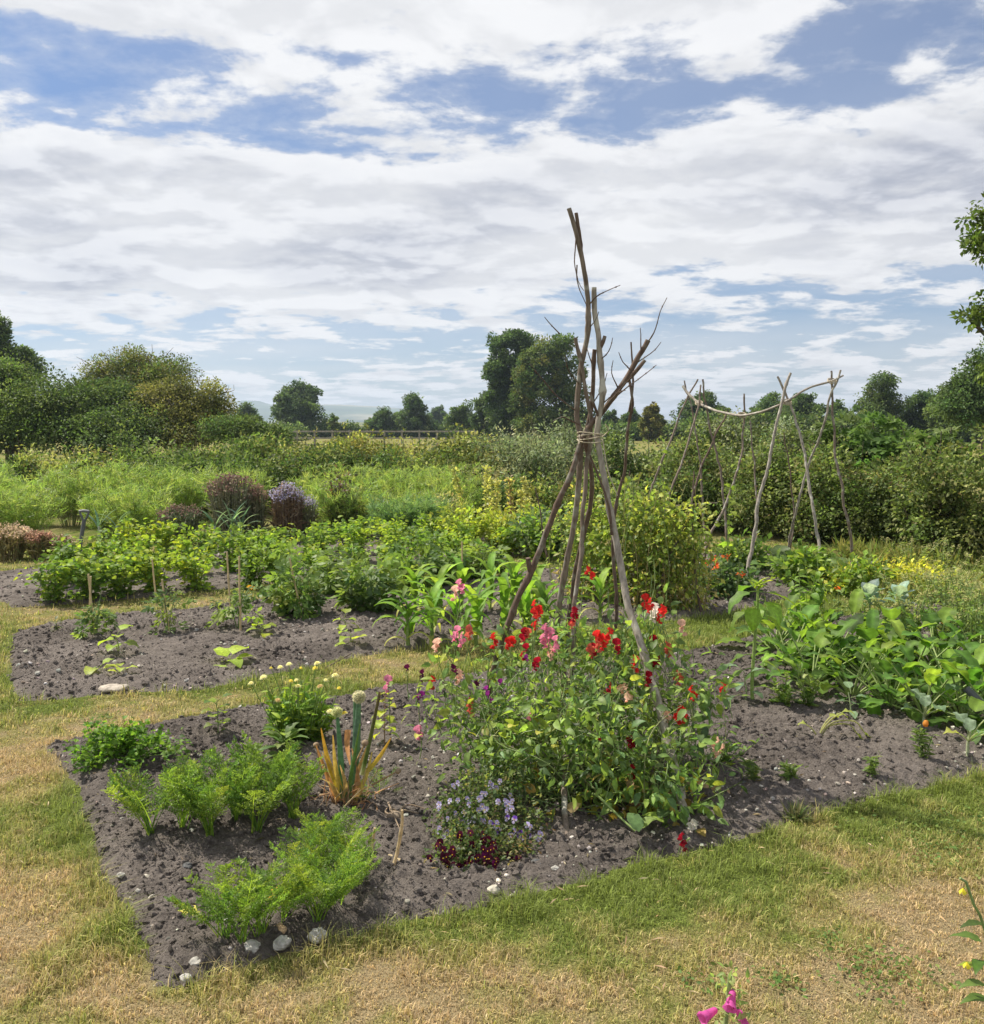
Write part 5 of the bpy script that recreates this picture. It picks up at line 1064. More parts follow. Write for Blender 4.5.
# spade
b = G(84, 574); r = thing('garden_spade', 'garden spade with grey D handle stuck upright among the potatoes', 'spade', b)
D = b[1]; g = Geo(); q = lambda a, c: P3(a, c, D) - b
tube(g, [q(80, 552) , q(81, 540), q(83, 528), q(84, 521)], .02, .022, 10, .03, (.11, .115, .12)); g.build('shaft', M_PLASTIC, r)
g = Geo(); tube(g, [q(84, 522), q(81.5, 517), q(79.8, 512)], .013, .013, 8, .02, (.11, .115, .12)); tube(g, [q(84, 522), q(87, 517), q(88.8, 512)], .013, .013, 8, .02, (.11, .115, .12)); tube(g, [q(79.2, 511.5), q(84, 510.8), q(89.3, 511.5)], .016, .016, 8, .02, (.14, .145, .15)); g.build('handle', M_PLASTIC, r)
g = Geo(); gr = np.array([(x, y) for y in np.linspace(0, 1, 7) for x in np.linspace(-1, 1, 7)]); top = q(80, 553)
V = np.array([[top[0] + .10 * x * (1 - .25 * max(0, y - .6)), top[1] + .03 * x * x - .02, top[2] - y * (top[2] + .05)] for x, y in gr]); idx = np.arange(49).reshape(7, 7); Q = np.stack([idx[:-1, :-1], idx[:-1, 1:], idx[1:, 1:], idx[1:, :-1]], -1).reshape(-1, 4)
g.add(V, Q, None, (.09, .09, .095)); g.add(V + [0, .006, 0], Q[:, ::-1], None, (.09, .09, .095))
tube(g, [top + [-.10, .0, .0], top + [0, -.02, .004], top + [.10, .0, .0]], .008, .008, 6, .03, (.09, .09, .095)); g.build('blade', M_PLASTIC, r)

# ------------------------------------------------------------------ back border
ASC = [(.22, .32, .09), (.28, .37, .10), (.18, .27, .075), (.33, .39, .13)]
AS_T = Raw([(-.05, 0, 0), (.05, 0, 0), (.035, 1, 0), (-.035, 1, 0)], [(0, 1, 2, 3)])
def asparagus(label, loc, H, w, n, cols=ASC):
    r = thing('asparagus_plant', label, 'asparagus', loc, rng.uniform(0, 6), 'feathery asparagus plants'); g = Geo(); gs = Geo()
    for s in range(n):
        a = rng.uniform(0, 6.28); rr = w * rng.uniform(.1, 1) ** .7; tp = np.array([math.cos(a) * rr, math.sin(a) * rr, H * rng.uniform(.7, 1.05)]); tube(gs, [[tp[0] * .25, tp[1] * .25, 0], tp * [.6, .6, .6], tp], .006, .0025, 4, .15, pal(1, [(.20, .24, .07), (.28, .28, .10)])[0], cap=False)
        m = 15; t = rng.uniform(.22, 1, m); o_ = tp * t[:, None] * np.array([1, 1, 1]); o_[:, :2] = tp[:2] * (.25 + .75 * t[:, None]); d = rdir(m, .1, .7); L = H * .30 * (1.15 - .6 * t)
        kk = 11; i = np.repeat(np.arange(m), kk); u = rng.uniform(.1, 1, m * kk)[:, None]; P = o_[i] + d[i] * L[i][:, None] * u; c = pal(m, cols, None, .12)
        scatter(g, AS_T, P + rng.normal(0, .012, P.shape), d[i] * .8 + rdir(m * kk, -.5, 1) * .8, rng.uniform(.05, .10, m * kk), c[i] * (1 + rng.normal(0, .12, (m * kk, 1))))
    g.build('foliage', M_LEAF, r); gs.build('stems', M_STEM, r); return r
arow = [('rear', 15.6, [-20, 30, 72, 112, 152, 196, 250, 315, 352, 390, 428, 462], 1.05), ('front', 13.7, [2, 48, 92, 134, 335, 372, 408, 440], .86)]
for rn, Y, L, H in arow:
    for i, a in enumerate(L): x = P3(a, 500, Y)[0]; asparagus(f'feathery light green asparagus plant, {nth(i)} in the {rn} row', (x + rng.normal(0, .12), Y + rng.normal(0, .3), 0), H * rng.uniform(.72, 1.1) * (.82 if rn == 'front' and a > 340 else 1), .56, 32)
for i, a in enumerate((385, 408, 430)): asparagus(f'low blue-green fennel plume, {nth(i)} behind the potatoes', (P3(a, 500, 12.9)[0], 12.9, 0), .62, .26, 16, [(.14, .24, .10), (.18, .28, .12)])
def tuftclump(name, label, cat, a, Y, ytop, wpx, cols, head, hn, hs, stems=130, spread=.6, hcol=None, curve=.3, ground=True):
    x = P3(a, 500, Y); b = np.array([x[0], Y, 0]); H = P3(a, ytop, Y)[2]; w = wpx / F * Y * .5; r = thing(name, label, cat, b); g = Geo(); gf = Geo()
    for k in range(stems):
        an = rng.uniform(0, 6.28); rr = rng.uniform(0, 1) ** .5; f = np.array([math.cos(an), math.sin(an), 0]) * rr * w; tp = f * 1.0 + [0, 0, H * (1 - .18 * rr * rr) * rng.uniform(.86, 1.02)]
        tube(g, [f * spread, f * (.5 + spread * .5) + [rng.normal(0, .01), 0, H * .5], tp], .005, .003, 4, .2, pal(1, cols)[0], cap=False)
        if rng.uniform() < hn:
            n = 9; scatter(gf, L1, tp + rng.normal(0, hs * .45, (n, 3)), rdir(n, -.4, 1), hs * rng.uniform(.4, .8, n), pal(n, head))
    n = stems * 4; bb = [[0, 0, H * .42, w * .95, w * .95, H * .42]]; t = blob_pts(bb, n, .5)[0]; scatter(g, LN, t, rdir(n, .2, 1), rng.uniform(.08, .16, n), pal(n, cols), wid=.6)
    g.build('stems', M_STEM, r); gf.build('flower_heads', M_PETAL, r); return r
TCL = [(.18, .19, .11), (.25, .24, .15), (.14, .14, .08), (.27, .29, .18)]
tuftclump('sedum_clump', 'tall rounded clump topped with dark purple-brown flower heads', 'flowering plant', 231, 13.1, 474, 46, TCL, [(.16, .085, .085), (.22, .14, .12), (.12, .07, .06), (.28, .22, .16)], .4, .06, 280)
tuftclump('sedum_clump', 'reddish brown fading clump between the purple and lavender clumps', 'flowering plant', 256, 13.3, 486, 22, TCL, [(.22, .15, .11), (.28, .20, .14)], .8, .06, 70)
tuftclump('sedum_clump', 'low dark purple headed clump left of the tall purple one', 'flowering plant', 180, 13.0, 506, 46, [(.16, .2, .11), (.1, .12, .06), (.24, .28, .18)], [(.16, .10, .09), (.22, .15, .12)], .5, .05, 130)
tuftclump('aster_clump', 'tied brown stemmed clump topped with lavender blue flowers', 'flowering plant', 287, 13.1, 484, 34, [(.20, .14, .09), (.13, .09, .06), (.25, .19, .12)], [(.34, .33, .50), (.28, .27, .40), (.42, .40, .45), (.26, .20, .14)], .45, .05, 240, .75)
tuftclump('aster_clump', 'loose grey lilac clump at the right side of the tied clump', 'flowering plant', 306, 13.3, 496, 24, [(.2, .22, .12), (.16, .15, .09)], [(.36, .35, .46), (.42, .40, .5)], .6, .05, 60)
bush('dark_shrub', 'narrow dark brown-green upright plant right of lavender clump', 'shrub', (P3(338, 500, 13.6)[0], 13.6, 0), [[0, 0, .55, .18, .16, .5], [.1, 0, .35, .22, .2, .35]], 190, 7, .06, L1, [(.07, .085, .045), (.12, .12, .06), (.14, .09, .06)], None, .08)
for i, (a, wp, top, hd) in enumerate(((6, 44, 526, (.42, .33, .22)), (38, 26, 533, (.33, .20, .14)), (60, 20, 538, (.36, .28, .2)))):
    tuftclump('dry_flower_clump', ('straw pink clump of dry seed heads at the left edge', 'rusty red clump of dry seed heads beside the straw pink one', 'small grey straw clump of seed heads nearest the spade')[i], 'dry plant', a, 11.5, top, wp, [(.34, .28, .14), (.28, .24, .11), (.22, .22, .09)], [hd, tuple(1.3 * k for k in hd)], .9, .05, 110)
for i, (a, L) in enumerate(((98, 5), (116, 4), (214, 6), (231, 9), (240, 6))):
    Y = 12.6; b = (P3(a, 500, Y)[0], Y, 0); r = thing('leek', f'blue-green leek with strappy leaves, {nth(i)} behind the potatoes', 'leek', b, 0, 'leeks behind the potatoes'); g = Geo(); gs = Geo(); tube(gs, [[0, 0, 0], [0, 0, .3]], .02, .018, 7, .1, (.4, .46, .36)); gs.build('stem', M_STEM, r)
    for k in range(L): arcleaf(g, [0, 0, .2 + .02 * k], k * PI + rng.normal(0, .4), rng.uniform(.9, 1.45), .36, .038, rng.uniform(.3, 1.6), strap, .4, 0, 8, 2, pal(1, [(.12, .21, .16), (.16, .25, .19), (.19, .27, .18)])[0])
    g.build('leaves', M_LEAF, r)
# bolted lettuce / mullein spikes and yellow border plants
for i, (a, b2, tx, top, c) in enumerate(((472, 545, 453, 467, (.38, .38, .12)), (487, 540, 487, 467, (.36, .38, .12)), (491, 545, 492, 480, (.36, .38, .12)), (497, 540, 497, 481, (.38, .40, .12)), (513, 540, 509, 478, (.34, .24, .14)), (529, 540, 527, 500, (.38, .38, .14)), (534, 535, 523, 478, (.36, .36, .14)), (520, 538, 521, 490, (.34, .35, .12)))):
    b = G(a, b2); tp = P3(tx, top, b[1]) - b; r = thing('mullein', f"{'reddish brown' if i == 4 else 'yellow-green'} tall flower spike, {nth(i)} before the grey-green shrub", 'flower spike', b, 0, 'tall flower spikes in the back border'); g = Geo()
    tube(g, [[0, 0, 0], tp * [.4, .4, .5], tp], .016, .008, 6, .1, c); g.build('stem', M_STEM, r); g = Geo(); n = 170; t = rng.uniform(.35, 1, (n, 1)); scatter(g, L1, tp * [1, 1, 1] * t + rng.normal(0, .024, (n, 3)), rdir(n, -.1, 1), rng.uniform(.04, .07, n), pal(n, [c, (.58, .55, .20), (.42, .42, .16)])); n = 26; scatter(g, L4N, np.column_stack([rng.normal(0, .08, n), rng.normal(0, .08, n), rng.uniform(.03, .35, n)]), rdir(n, 0, 1), rng.uniform(.12, .25, n), pal(n, [(.2, .26, .1), (.26, .3, .14)])); g.build('foliage', M_LEAF, r)
bush('golden_bush', 'bright yellow leafy bush behind the potatoes near the wigwam', 'shrub', (P3(440, 500, 12.3)[0] + .3, 12.3, 0), [[0, 0, .33, .45, .3, .22], [.5, .1, .3, .4, .3, .2], [.9, .1, .3, .3, .3, .22]], 330, 7, .07, L2, [(.29, .34, .06), (.35, .38, .07), (.22, .30, .05)], None, .1)
bush('pale_seeding_plant', 'creamy seeding plant beside the yellow bush', 'plant', (P3(440, 500, 13.3)[0], 13.3, 0), [[0, 0, .35, .3, .25, .33]], 160, 7, .06, L1, [(.40, .38, .20), (.32, .32, .16), (.2, .24, .1)], None, .09)
bush('grey_leaved_plant', 'grey-green leafy clump right of the yellow bush by the wigwam', 'plant', G(540, 556), [[0, 0, .28, .36, .3, .3], [.35, .1, .22, .3, .3, .24]], 230, 7, .075, L2, [(.08, .13, .06), (.11, .17, .07), (.15, .2, .08)], None, .09)
# ------------------------------------------------------------------ shrubs and hedges behind
def shrub(label, x0, x1, top, Y, cols, w=None, ls=.07, dens=1.0, depth=1.4, T=L1, name='shrub', cat='shrub', rc=.22, spiky=0, group='shrubs of the back hedge', bump=.3, z0=0.0, dry=None, droop=.1, mat=None):
    """a shrub filling this stretch of the photograph at depth Y, built of many leafy clumps over woody stems"""
    X0, X1 = P3(x0, 450, Y)[0], P3(x1, 450, Y)[0]; H = P3((x0 + x1) / 2, top, Y)[2]; b = np.array([(X0 + X1) / 2, Y, 0]); wd = X1 - X0
    r = thing(name, label, cat, b, 0, group); bl = []; nb = max(3, int(wd / .7) + 2)
    for k in range(nb):
        x = -wd / 2 + wd * (k + .5) / nb + rng.normal(0, .1); h = H * (1 - bump * rng.uniform(0, 1)); rx = wd / nb * .8 + .15
        bl.append([x, rng.normal(0, depth * .15), h * .72, rx, depth * .5, h * .30]); bl.append([x, rng.normal(0, depth * .15) - .1, h * .38, rx * 1.05, depth * .6, h * .40])
    area = wd * H; cl = int(dens * area * 105); g = Geo(); foliage(g, lumps(bl, 7, .45, .62), int(cl * .95), 26, ls, T, cols, w, rc * .55, .0, .22, droop, 0, .30, .34)
    foliage(g, bl, int(cl * .3), 26, ls, T, cols, w, rc * .75, .0, .22, droop, 0, .2, .5)
    foliage(g, [[q[0], q[1], q[2] * .5, q[3], q[4], q[2] * .5] for q in bl[1::2]], int(cl * .2), 26, ls, T, cols, w, rc * .7, .0, .22, droop, 0, .2, .5)
    if dry is not None: foliage(g, bl, cl // 13, 5, ls * .8, T, dry, None, rc * .5, .0, .2, .1, 0, .2, .15)
    gs = Geo()
    for k in range(int(6 + wd * 5)):
        t = blob_pts(bl, 1, .35)[0][0]; t[2] = max(t[2], .3); f = np.array([t[0] + rng.normal(0, .15), rng.normal(0, .15), 0]); tube(gs, [f, (f + t) / 2 + rng.normal(0, .08, 3), t], .018, .005, 5, .2, (1, 1, 1))
    for k in range(int(spiky * wd)):                                     # long shoots standing out of the top
        q = bl[2 * int(rng.integers(nb))]; s0 = np.array([q[0] + rng.normal(0, q[3] * .6), q[1] + rng.normal(0, .2), q[2]]); L = rng.uniform(.3, .75); tp = s0 + [rng.normal(0, .14), rng.normal(0, .1), L]; tube(gs, [s0, (s0 + tp) / 2, tp], .006, .003, 4, .2, (1, 1, 1))
        n = 18; u = rng.uniform(.1, 1.05, (n, 1)); scatter(g, T, s0 + (tp - s0) * u + rng.normal(0, .035, (n, 3)), rdir(n, -.1, 1), ls * rng.uniform(.6, 1.2, n), pal(n, cols, w))
    g.build('foliage', mat or M_TREE, r); gs.build('branches', M_TRUNK, r); return r
DK = [(0.047, 0.084, 0.027), (0.068, 0.115, 0.032), (0.095, 0.142, 0.041)]; OL = [(.115, .16, .045), (.15, .185, .055), (.085, .125, .036), (.19, .205, .07)]; OL_ = [(0.135, 0.155, 0.041), (0.189, 0.196, 0.054), (0.101, 0.128, 0.038), (0.243, 0.223, 0.081)]; YGH = [(0.230, 0.250, 0.061), (0.297, 0.297, 0.081), (0.162, 0.203, 0.047), (0.365, 0.338, 0.121)]; GG = [(0.176, 0.216, 0.128), (0.230, 0.270, 0.162), (0.128, 0.169, 0.088), (0.270, 0.297, 0.189)]; MGH = [(0.101, 0.155, 0.041), (0.135, 0.196, 0.047), (0.182, 0.236, 0.061), (0.074, 0.121, 0.034)]
DRY = [(.27, .22, .11), (.22, .17, .08)]; PK = [(.28, .19, .14), (.22, .17, .10)]
shrub('dark glossy shrub at the far left edge of the hedge', -60, 34, 452, 17.5, MGH, None, .08, 1, 1.6)
shrub('yellowish bramble shrub right of the dark left edge shrub', 28, 120, 447, 18.0, YGH + MGH, None, .075, 1, 1.6, spiky=4, dry=DRY)
shrub('olive bramble thicket in front of the left trees', 105, 190, 440, 18.5, OL + MGH, None, .075, 1, 1.6, spiky=4, dry=DRY)
shrub('dark green bramble mound behind the purple clumps', 165, 262, 452, 17.5, DK + MGH, None, .07, 1.1, 1.5)
shrub('tall leafy bramble behind the dark mound', 180, 275, 430, 20.5, MGH + OL, None, .08, 1, 1.8, spiky=3)
shrub('dark low hedge stretch behind the lavender clump', 255, 350, 446, 18.5, DK + OL, None, .07, 1, 1.5)
shrub('pale yellow-green nettle bank along the far hedge, left stretch', 225, 345, 432, 22, YGH + OL, None, .075, 1, 2.0, spiky=5, dry=DRY)
shrub('golden olive nettle bank along the far hedge, right stretch', 335, 425, 430, 22, YGH + [(.28, .25, .06)], None, .075, 1, 2.0, spiky=5, dry=DRY)
shrub('dark bramble bank below the golden olive nettles', 335, 425, 446, 18.5, DK + MGH + OL, None, .07, 1, 1.5)
shrub('dull gold shrub meeting the grey-green shrub', 412, 495, 430, 20, YGH + OL, None, .075, 1, 1.8, spiky=4, dry=PK)
shrub('brownish weedy shrub above the tall flower spikes', 425, 500, 452, 16.2, OL + [(.22, .18, .09)], None, .065, 1, 1.2, spiky=3, dry=PK)
shrub('grey-green willowy shrub left of the wigwam crossing', 484, 548, 420, 18.5, GG, None, .085, 1.0, 1.6, LN, spiky=9, bump=.2)
shrub('grey-green willowy shrub directly behind the wigwam', 540, 615, 418, 18.0, GG, None, .085, 1.0, 1.6, LN, spiky=9, bump=.2)
shrub('dark understorey shrub behind the flower spikes', 440, 530, 478, 15.6, DK + MGH, None, .07, 1.1, 1.1)
shrub('lime flecked shrub low behind the wigwam legs', 515, 610, 472, 15.2, YGH + MGH, None, .07, 1.1, 1.1, spiky=3)
shrub('olive hawthorn shrub between wigwam and trellis', 600, 690, 425, 17.0, OL + MGH + GG, None, .07, 1.1, 1.6, spiky=4, dry=DRY)
shrub('dark lower shrub between wigwam and pea row', 595, 680, 468, 14.8, DK + OL, None, .065, 1.2, 1.0)
HW = [(.15, .185, .06), (.185, .215, .07), (.115, .155, .05), (.235, .235, .09)]; HW_ = [(0.145, 0.174, 0.058), (0.203, 0.217, 0.072), (0.109, 0.138, 0.043), (0.261, 0.239, 0.094)]
for i, (x0, x1, top, Y) in enumerate(((670, 742, 428, 15.4), (730, 800, 430, 14.6), (788, 850, 440, 13.8), (838, 905, 448, 13.1), (890, 955, 440, 12.4), (935, 1010, 420, 11.6), (985, 1100, 412, 10.9))):
    shrub(f'twiggy brown-green hawthorn hedge section, {nth(i)} along the right path', x0, x1, top, Y, HW + MGH[:2], [3, 3, 3, 1.5, 2, 1.5], .058, 2.2, 1.5, dry=[(.26, .19, .12), (.22, .17, .09), (.2, .15, .08)], spiky=3, name='hedge', cat='hedge', group='sections of the right hedge', rc=.17)
for i, (x0, x1, top, Y) in enumerate(((700, 770, 400, 24), (770, 830, 405, 22))): shrub(f"soft olive bush {'left' if i == 0 else 'right'} part behind the trellis ridge pole", x0, x1, top + 10, Y, OL + GG, None, .08, .9, 1.8, spiky=3)
# pinnate leaved saplings in the hedge
WT = make_frond(.12, 7, 1, .30, .30, .7, .5, 77)
def sapling(label, a, Y, top, wpx, n, cols):
    b = np.array([P3(a, 450, Y)[0], Y, 0]); H = P3(a, top, Y)[2]; w = wpx / F * Y / 2; r = thing('walnut_sapling', label, 'sapling', b); g = Geo(); gs = Geo()
    for s in range(9):
        tp = np.array([rng.normal(0, w * .6), rng.normal(0, w * .4), H * rng.uniform(.72, .98)]); tube(gs, [[0, 0, 0], tp * [.4, .4, .55], tp], .02, .007, 5, .2, (1, 1, 1)); m = n // 9; t = rng.uniform(.45, 1, (m, 1)); scatter(g, WT, tp * t + rng.normal(0, .05, (m, 3)), rdir(m, -.2, .8), rng.uniform(.28, .5, m), pal(m, cols), None, 0, 1, .3)
    g.build('foliage', M_TREE, r); gs.build('branches', M_TRUNK, r)
sapling('fresh green walnut-like sapling above the hedge right of the trellis', 892, 13.9, 416, 74, 240, [(.13, .21, .06), (.17, .25, .07), (.10, .165, .05)])
sapling('smaller feathery sapling left of the fresh green sapling', 862, 14.6, 422, 40, 110, [(.09, .15, .04), (.12, .18, .05)])
sapling('pale feathery sapling beside the right hedge top', 940, 13.4, 420, 44, 100, [(.12, .18, .05), (.15, .2, .06)])

# ------------------------------------------------------------------ trees
def tree(label, a, Y, top, wpx, base_frac, cols, ls, clumps, name='tree', w=None, rc=None, lobes=9, wisps=0, bl=None, trunk_r=None, group=None, per=14, T=L1, jitter=.2, lean=0, seedb=None):
    b = np.array([P3(a, 430, Y)[0], Y, 0.]); H = P3(a, top, Y)[2]; wd = wpx / F * Y / 2; r = thing(name, label, 'tree', b, 0, group); per = int(per * 5.5); ls = ls * .74; rc = (rc or wd * .17) * .62; clumps = int(clumps * (.40 if bl is not None else .6))
    if bl is None:
        c0 = H * base_frac; bl = []
        for k in range(lobes):
            z = c0 + (H - c0) * (k + .6) / (lobes + .5); f = math.sin(PI * min(.92, max(.22, ((z - c0) / (H - c0)) ** .85))); an = k * 2.4 + rng.uniform(-.4, .4)
            bl.append([math.cos(an) * wd * .5 * f, math.sin(an) * wd * .5 * f, z, wd * (.26 + .36 * f), wd * (.26 + .36 * f), (H - c0) * .17])
        bl.append([0, 0, c0 + (H - c0) * .5, wd * .7, wd * .7, (H - c0) * .42])
    g = Geo(); foliage(g, lumps(bl, 9, .46, .70), clumps, per, ls, T, cols, w, rc, .05, .18, .15, 0, .24, .20); foliage(g, bl, clumps // 3, per // 2, ls, T, cols, w, rc * 1.3, .05, .18, .15, 0, .2, .5); g.build('crown', M_TREE, r)
    gt = Geo(); tr = trunk_r or max(.12, wd * .06); tube(gt, [[0, 0, -.1], [rng.normal(0, tr), 0, H * base_frac], [rng.normal(0, tr * 2), 0, H * .62], [rng.normal(0, tr * 2), 0, H * .9]], tr, tr * .2, 9, H / 24, (1, 1, 1), 0, .12)
    for q in bl: 
        s = np.array([0, 0, min(q[2] * .55, H * .5)]); e = np.array(q[:3]); tube(gt, [s, (s + e) / 2 + [0, 0, -.05 * H], e], tr * .42, tr * .1, 6, H / 16, (1, 1, 1))
    for k in range(wisps):                                              # bare twigs beyond the leaves
        q = bl[int(rng.integers(len(bl)))]; d = rdir(1, .1, 1)[0]; e = np.array(q[:3]) + d * np.array(q[3:]) * .85; t = e + d * H * .10 + [rng.normal(0, .2), 0, rng.uniform(.0, .35)]; tube(gt, [e, (e + t) / 2 + rng.normal(0, .08, 3), t], .018, .006, 4, .15, (1.2, 1.2, 1.2))
    gt.build('trunk', M_TRUNK, r); return r
def box_blobs(L, a, Y):
    x = P3(a, 430, Y)[0]; return [[P3(p[0], p[1], Y + p[4])[0] - x, p[4], P3(p[0], p[1], Y + p[4])[2], p[2] / F * Y, p[2] / F * Y, p[3] / F * Y] for p in L]
TD = [(0.060, 0.101, 0.037), (0.085, 0.133, 0.044), (0.110, 0.161, 0.054)]; TM = [(0.081, 0.125, 0.035), (0.110, 0.160, 0.045), (0.146, 0.193, 0.056)]; TO = [(0.145, 0.152, 0.043), (0.189, 0.189, 0.052), (0.109, 0.123, 0.038), (0.232, 0.217, 0.072)]
tree('large dark green leafy tree at the left edge of garden', 10, 36, 352, 120, .1, TM, .15, 900, bl=box_blobs([(-15, 395, 40, 30, 0), (20, 385, 34, 26, 1), (45, 400, 32, 26, -1), (15, 425, 44, 28, -1), (55, 430, 34, 24, -1.5), (85, 425, 28, 22, -1), (-30, 430, 40, 30, 0), (75, 405, 22, 20, 0)], 10, 36), trunk_r=.25, per=22, rc=.55)
tree('dark dense fruit tree right of the left edge tree', 92, 35, 384, 80, .15, TM + TD, .14, 520, bl=box_blobs([(80, 412, 28, 22, 0), (112, 405, 26, 22, .5), (100, 435, 34, 20, -1), (130, 425, 22, 18, -1), (120, 446, 28, 14, -1.5)], 92, 35), trunk_r=.2, per=22, rc=.5)
tree('olive tree with wispy bare twigs at its top', 140, 39, 348, 110, .2, TO + TM, .13, 620, w=None, bl=box_blobs([(112, 380, 24, 16, 1), (142, 372, 28, 18, 1), (165, 378, 24, 16, 0), (135, 398, 36, 20, 0), (105, 395, 22, 16, 1)], 140, 39), trunk_r=.22, wisps=46, per=20, rc=.5)
tree('golden olive spreading tree falling towards the right', 180, 36, 378, 100, .1, TO, .13, 640, bl=box_blobs([(175, 396, 28, 16, 0), (205, 398, 20, 14, 0), (165, 418, 34, 18, -.5), (200, 420, 26, 16, -.5), (215, 412, 14, 14, 0), (180, 438, 34, 14, -1), (150, 405, 22, 16, .5)], 180, 36), trunk_r=.2, wisps=14, per=20, rc=.45)
tree('low dark tree at the right foot of the olive tree', 245, 33, 418, 60, .1, TD + TM, .12, 260, bl=box_blobs([(225, 430, 20, 12, 0), (250, 434, 20, 10, 0), (272, 438, 14, 8, 0)], 245, 33), trunk_r=.12, per=20, rc=.4)
tree('dark conifer poking in at the left edge above the trees', -4, 60, 320, 46, .1, TD, .3, 260, 'conifer', bl=box_blobs([(-3, 352, 12, 14, 0), (-2, 338, 8, 10, 0), (-3, 326, 5, 8, 0), (-8, 375, 16, 16, 0)], -4, 60), trunk_r=.2, per=14, rc=.45)
tree('rounded dark tree top between the conifer and the left trees', 23, 62, 348, 36, .2, TD, .3, 200, bl=box_blobs([(22, 362, 12, 12, 0), (28, 376, 14, 16, 0), (16, 378, 14, 16, 0)], 23, 62), trunk_r=.25, per=14, rc=.5)
tree('small round dark tree left of the big round tree', 247, 150, 404, 28, .12, TD, .42, 190, per=10)
tree('big round dark tree standing alone on the skyline', 300, 150, 385, 54, .12, TD, .5, 420, per=13, lobes=11)
tree('small pale poplar beside the solitary round tree', 333, 130, 411, 12, .2, OL, .35, 60, per=10)
tree('dark rounded bush tree below the hill line', 382, 150, 409, 30, .05, TD, .42, 170, per=10)
tree('broad cone shaped dark tree right of the rounded bush', 413, 150, 393, 34, .05, TD, .45, 230, per=11)
tree('slim low tree between cone tree and orchard group', 400, 160, 410, 19, .05, TM, .42, 80, per=10)
tree('hazy grey-green tree behind the cone tree', 437, 260, 407, 25, .1, TD, .7, 140, per=9)
tree('dark small tree left of the tall pair', 462, 140, 405, 34, .05, TD + TM, .42, 200, per=10)
tree('medium dark tree leaning against the tall pair', 484, 125, 396, 32, .05, TD, .42, 220, per=11)
tree('tall dark tree, left one of the tall pair', 513, 110, 328, 56, .08, TD, .40, 1250, lobes=13, per=14, bl=box_blobs([(508, 345, 16, 15, 0), (522, 340, 13, 11, 0), (506, 368, 19, 18, 0), (528, 362, 14, 16, 0), (510, 392, 21, 18, 0), (514, 415, 24, 16, 0), (500, 380, 12, 18, 0), (520, 425, 24, 14, 0), (505, 405, 18, 18, 0)], 513, 110))
tree('broad olive tree, right one of the tall pair', 552, 105, 336, 64, .08, TM + TO[:2] + TD, .38, 1250, lobes=13, per=14, bl=box_blobs([(545, 350, 18, 12, 0), (563, 348, 14, 11, 0), (540, 372, 22, 16, 0), (568, 370, 15, 15, 0), (548, 395, 24, 18, 0), (530, 380, 14, 18, 0), (528, 400, 16, 18, 0), (570, 395, 16, 16, 0), (550, 416, 28, 14, 0), (535, 360, 12, 14, 0), (545, 428, 30, 14, 0), (570, 418, 22, 16, 0)], 552, 105), wisps=10)
for i, (a, Y, top, wpx, lab) in enumerate(((610, 150, 412, 20, 'small dark tree just right of the wigwam branches'), (632, 140, 411, 22, 'low dark tree seen left of the leaning twigs'), (651, 110, 407, 24, 'pointed olive tree left of the trellis'), (700, 120, 394, 50, 'domed dark tree behind the trellis left end'), (722, 110, 408, 30, 'low tree behind the sagging ridge pole'), (770, 115, 396, 46, 'dark tree behind the ridge pole middle'), (803, 105, 394, 46, 'dark tree behind the right trellis poles'), (838, 130, 404, 34, 'hazy tree right of the trellis top'), (880, 90, 375, 54, 'tallest round tree on the skyline right of the trellis'), (922, 90, 391, 40, 'dark tree right of the tallest round tree'), (945, 85, 386, 40, 'mid green tree in front of the dark right woodland'))):
    tree(lab, a, Y, top, wpx, .05, (TD, TD, TO, TD, TM, TD, TD, TM, TM + TD, TD, TM)[i], .0033 * Y, int(120 + wpx * 6), per=11)
tree('dark tree filling the right edge below the overhanging branches', 985, 45, 352, 90, .1, TD, .18, 620, bl=box_blobs([(985, 372, 22, 18, 0), (968, 392, 20, 16, 0), (1000, 395, 26, 22, 0), (960, 408, 20, 14, 0), (985, 415, 30, 16, 0), (1010, 360, 24, 24, 1)], 985, 45), per=20, rc=.5)
OAK = [(0.105, 0.158, 0.039), (0.143, 0.203, 0.048), (0.180, 0.240, 0.060)]
tree('overhanging broadleaf tree whose twigs hang into the right edge', 1130, 12.5, 150, 330, .2, [tuple(.72 * q for q in k) for k in OAK], .105, 1700, bl=box_blobs([(985, 212, 18, 14, 0), (978, 245, 20, 11, 0), (990, 228, 20, 16, .3), (1000, 250, 18, 10, 0), (984, 306, 18, 11, 0), (968, 318, 13, 7, 0), (1000, 312, 20, 12, .2), (990, 372, 12, 9, 0), (1060, 230, 60, 60, .6), (1120, 260, 70, 80, .5), (1060, 320, 50, 40, .5), (1140, 160, 80, 60, .4)], 1130, 12.5), trunk_r=.2, per=6, rc=.13)
for i, (x0, x1, top, Y, lab) in enumerate(((215, 300, 424, 120, 'dark hedgerow far off below the round tree'), (318, 500, 423, 150, 'long dark hedgerow on the skyline under the small trees'), (590, 700, 422, 120, 'far hedgerow between the wigwam and the trellis'), (690, 1000, 412, 100, 'tall dark hedgerow behind the trellis and the right hedge'))):
    shrub(lab, x0, x1, top, Y, TD + TM, None, .34, .10, 3, name='hedgerow', cat='hedgerow', rc=.8, group='distant hedgerows')
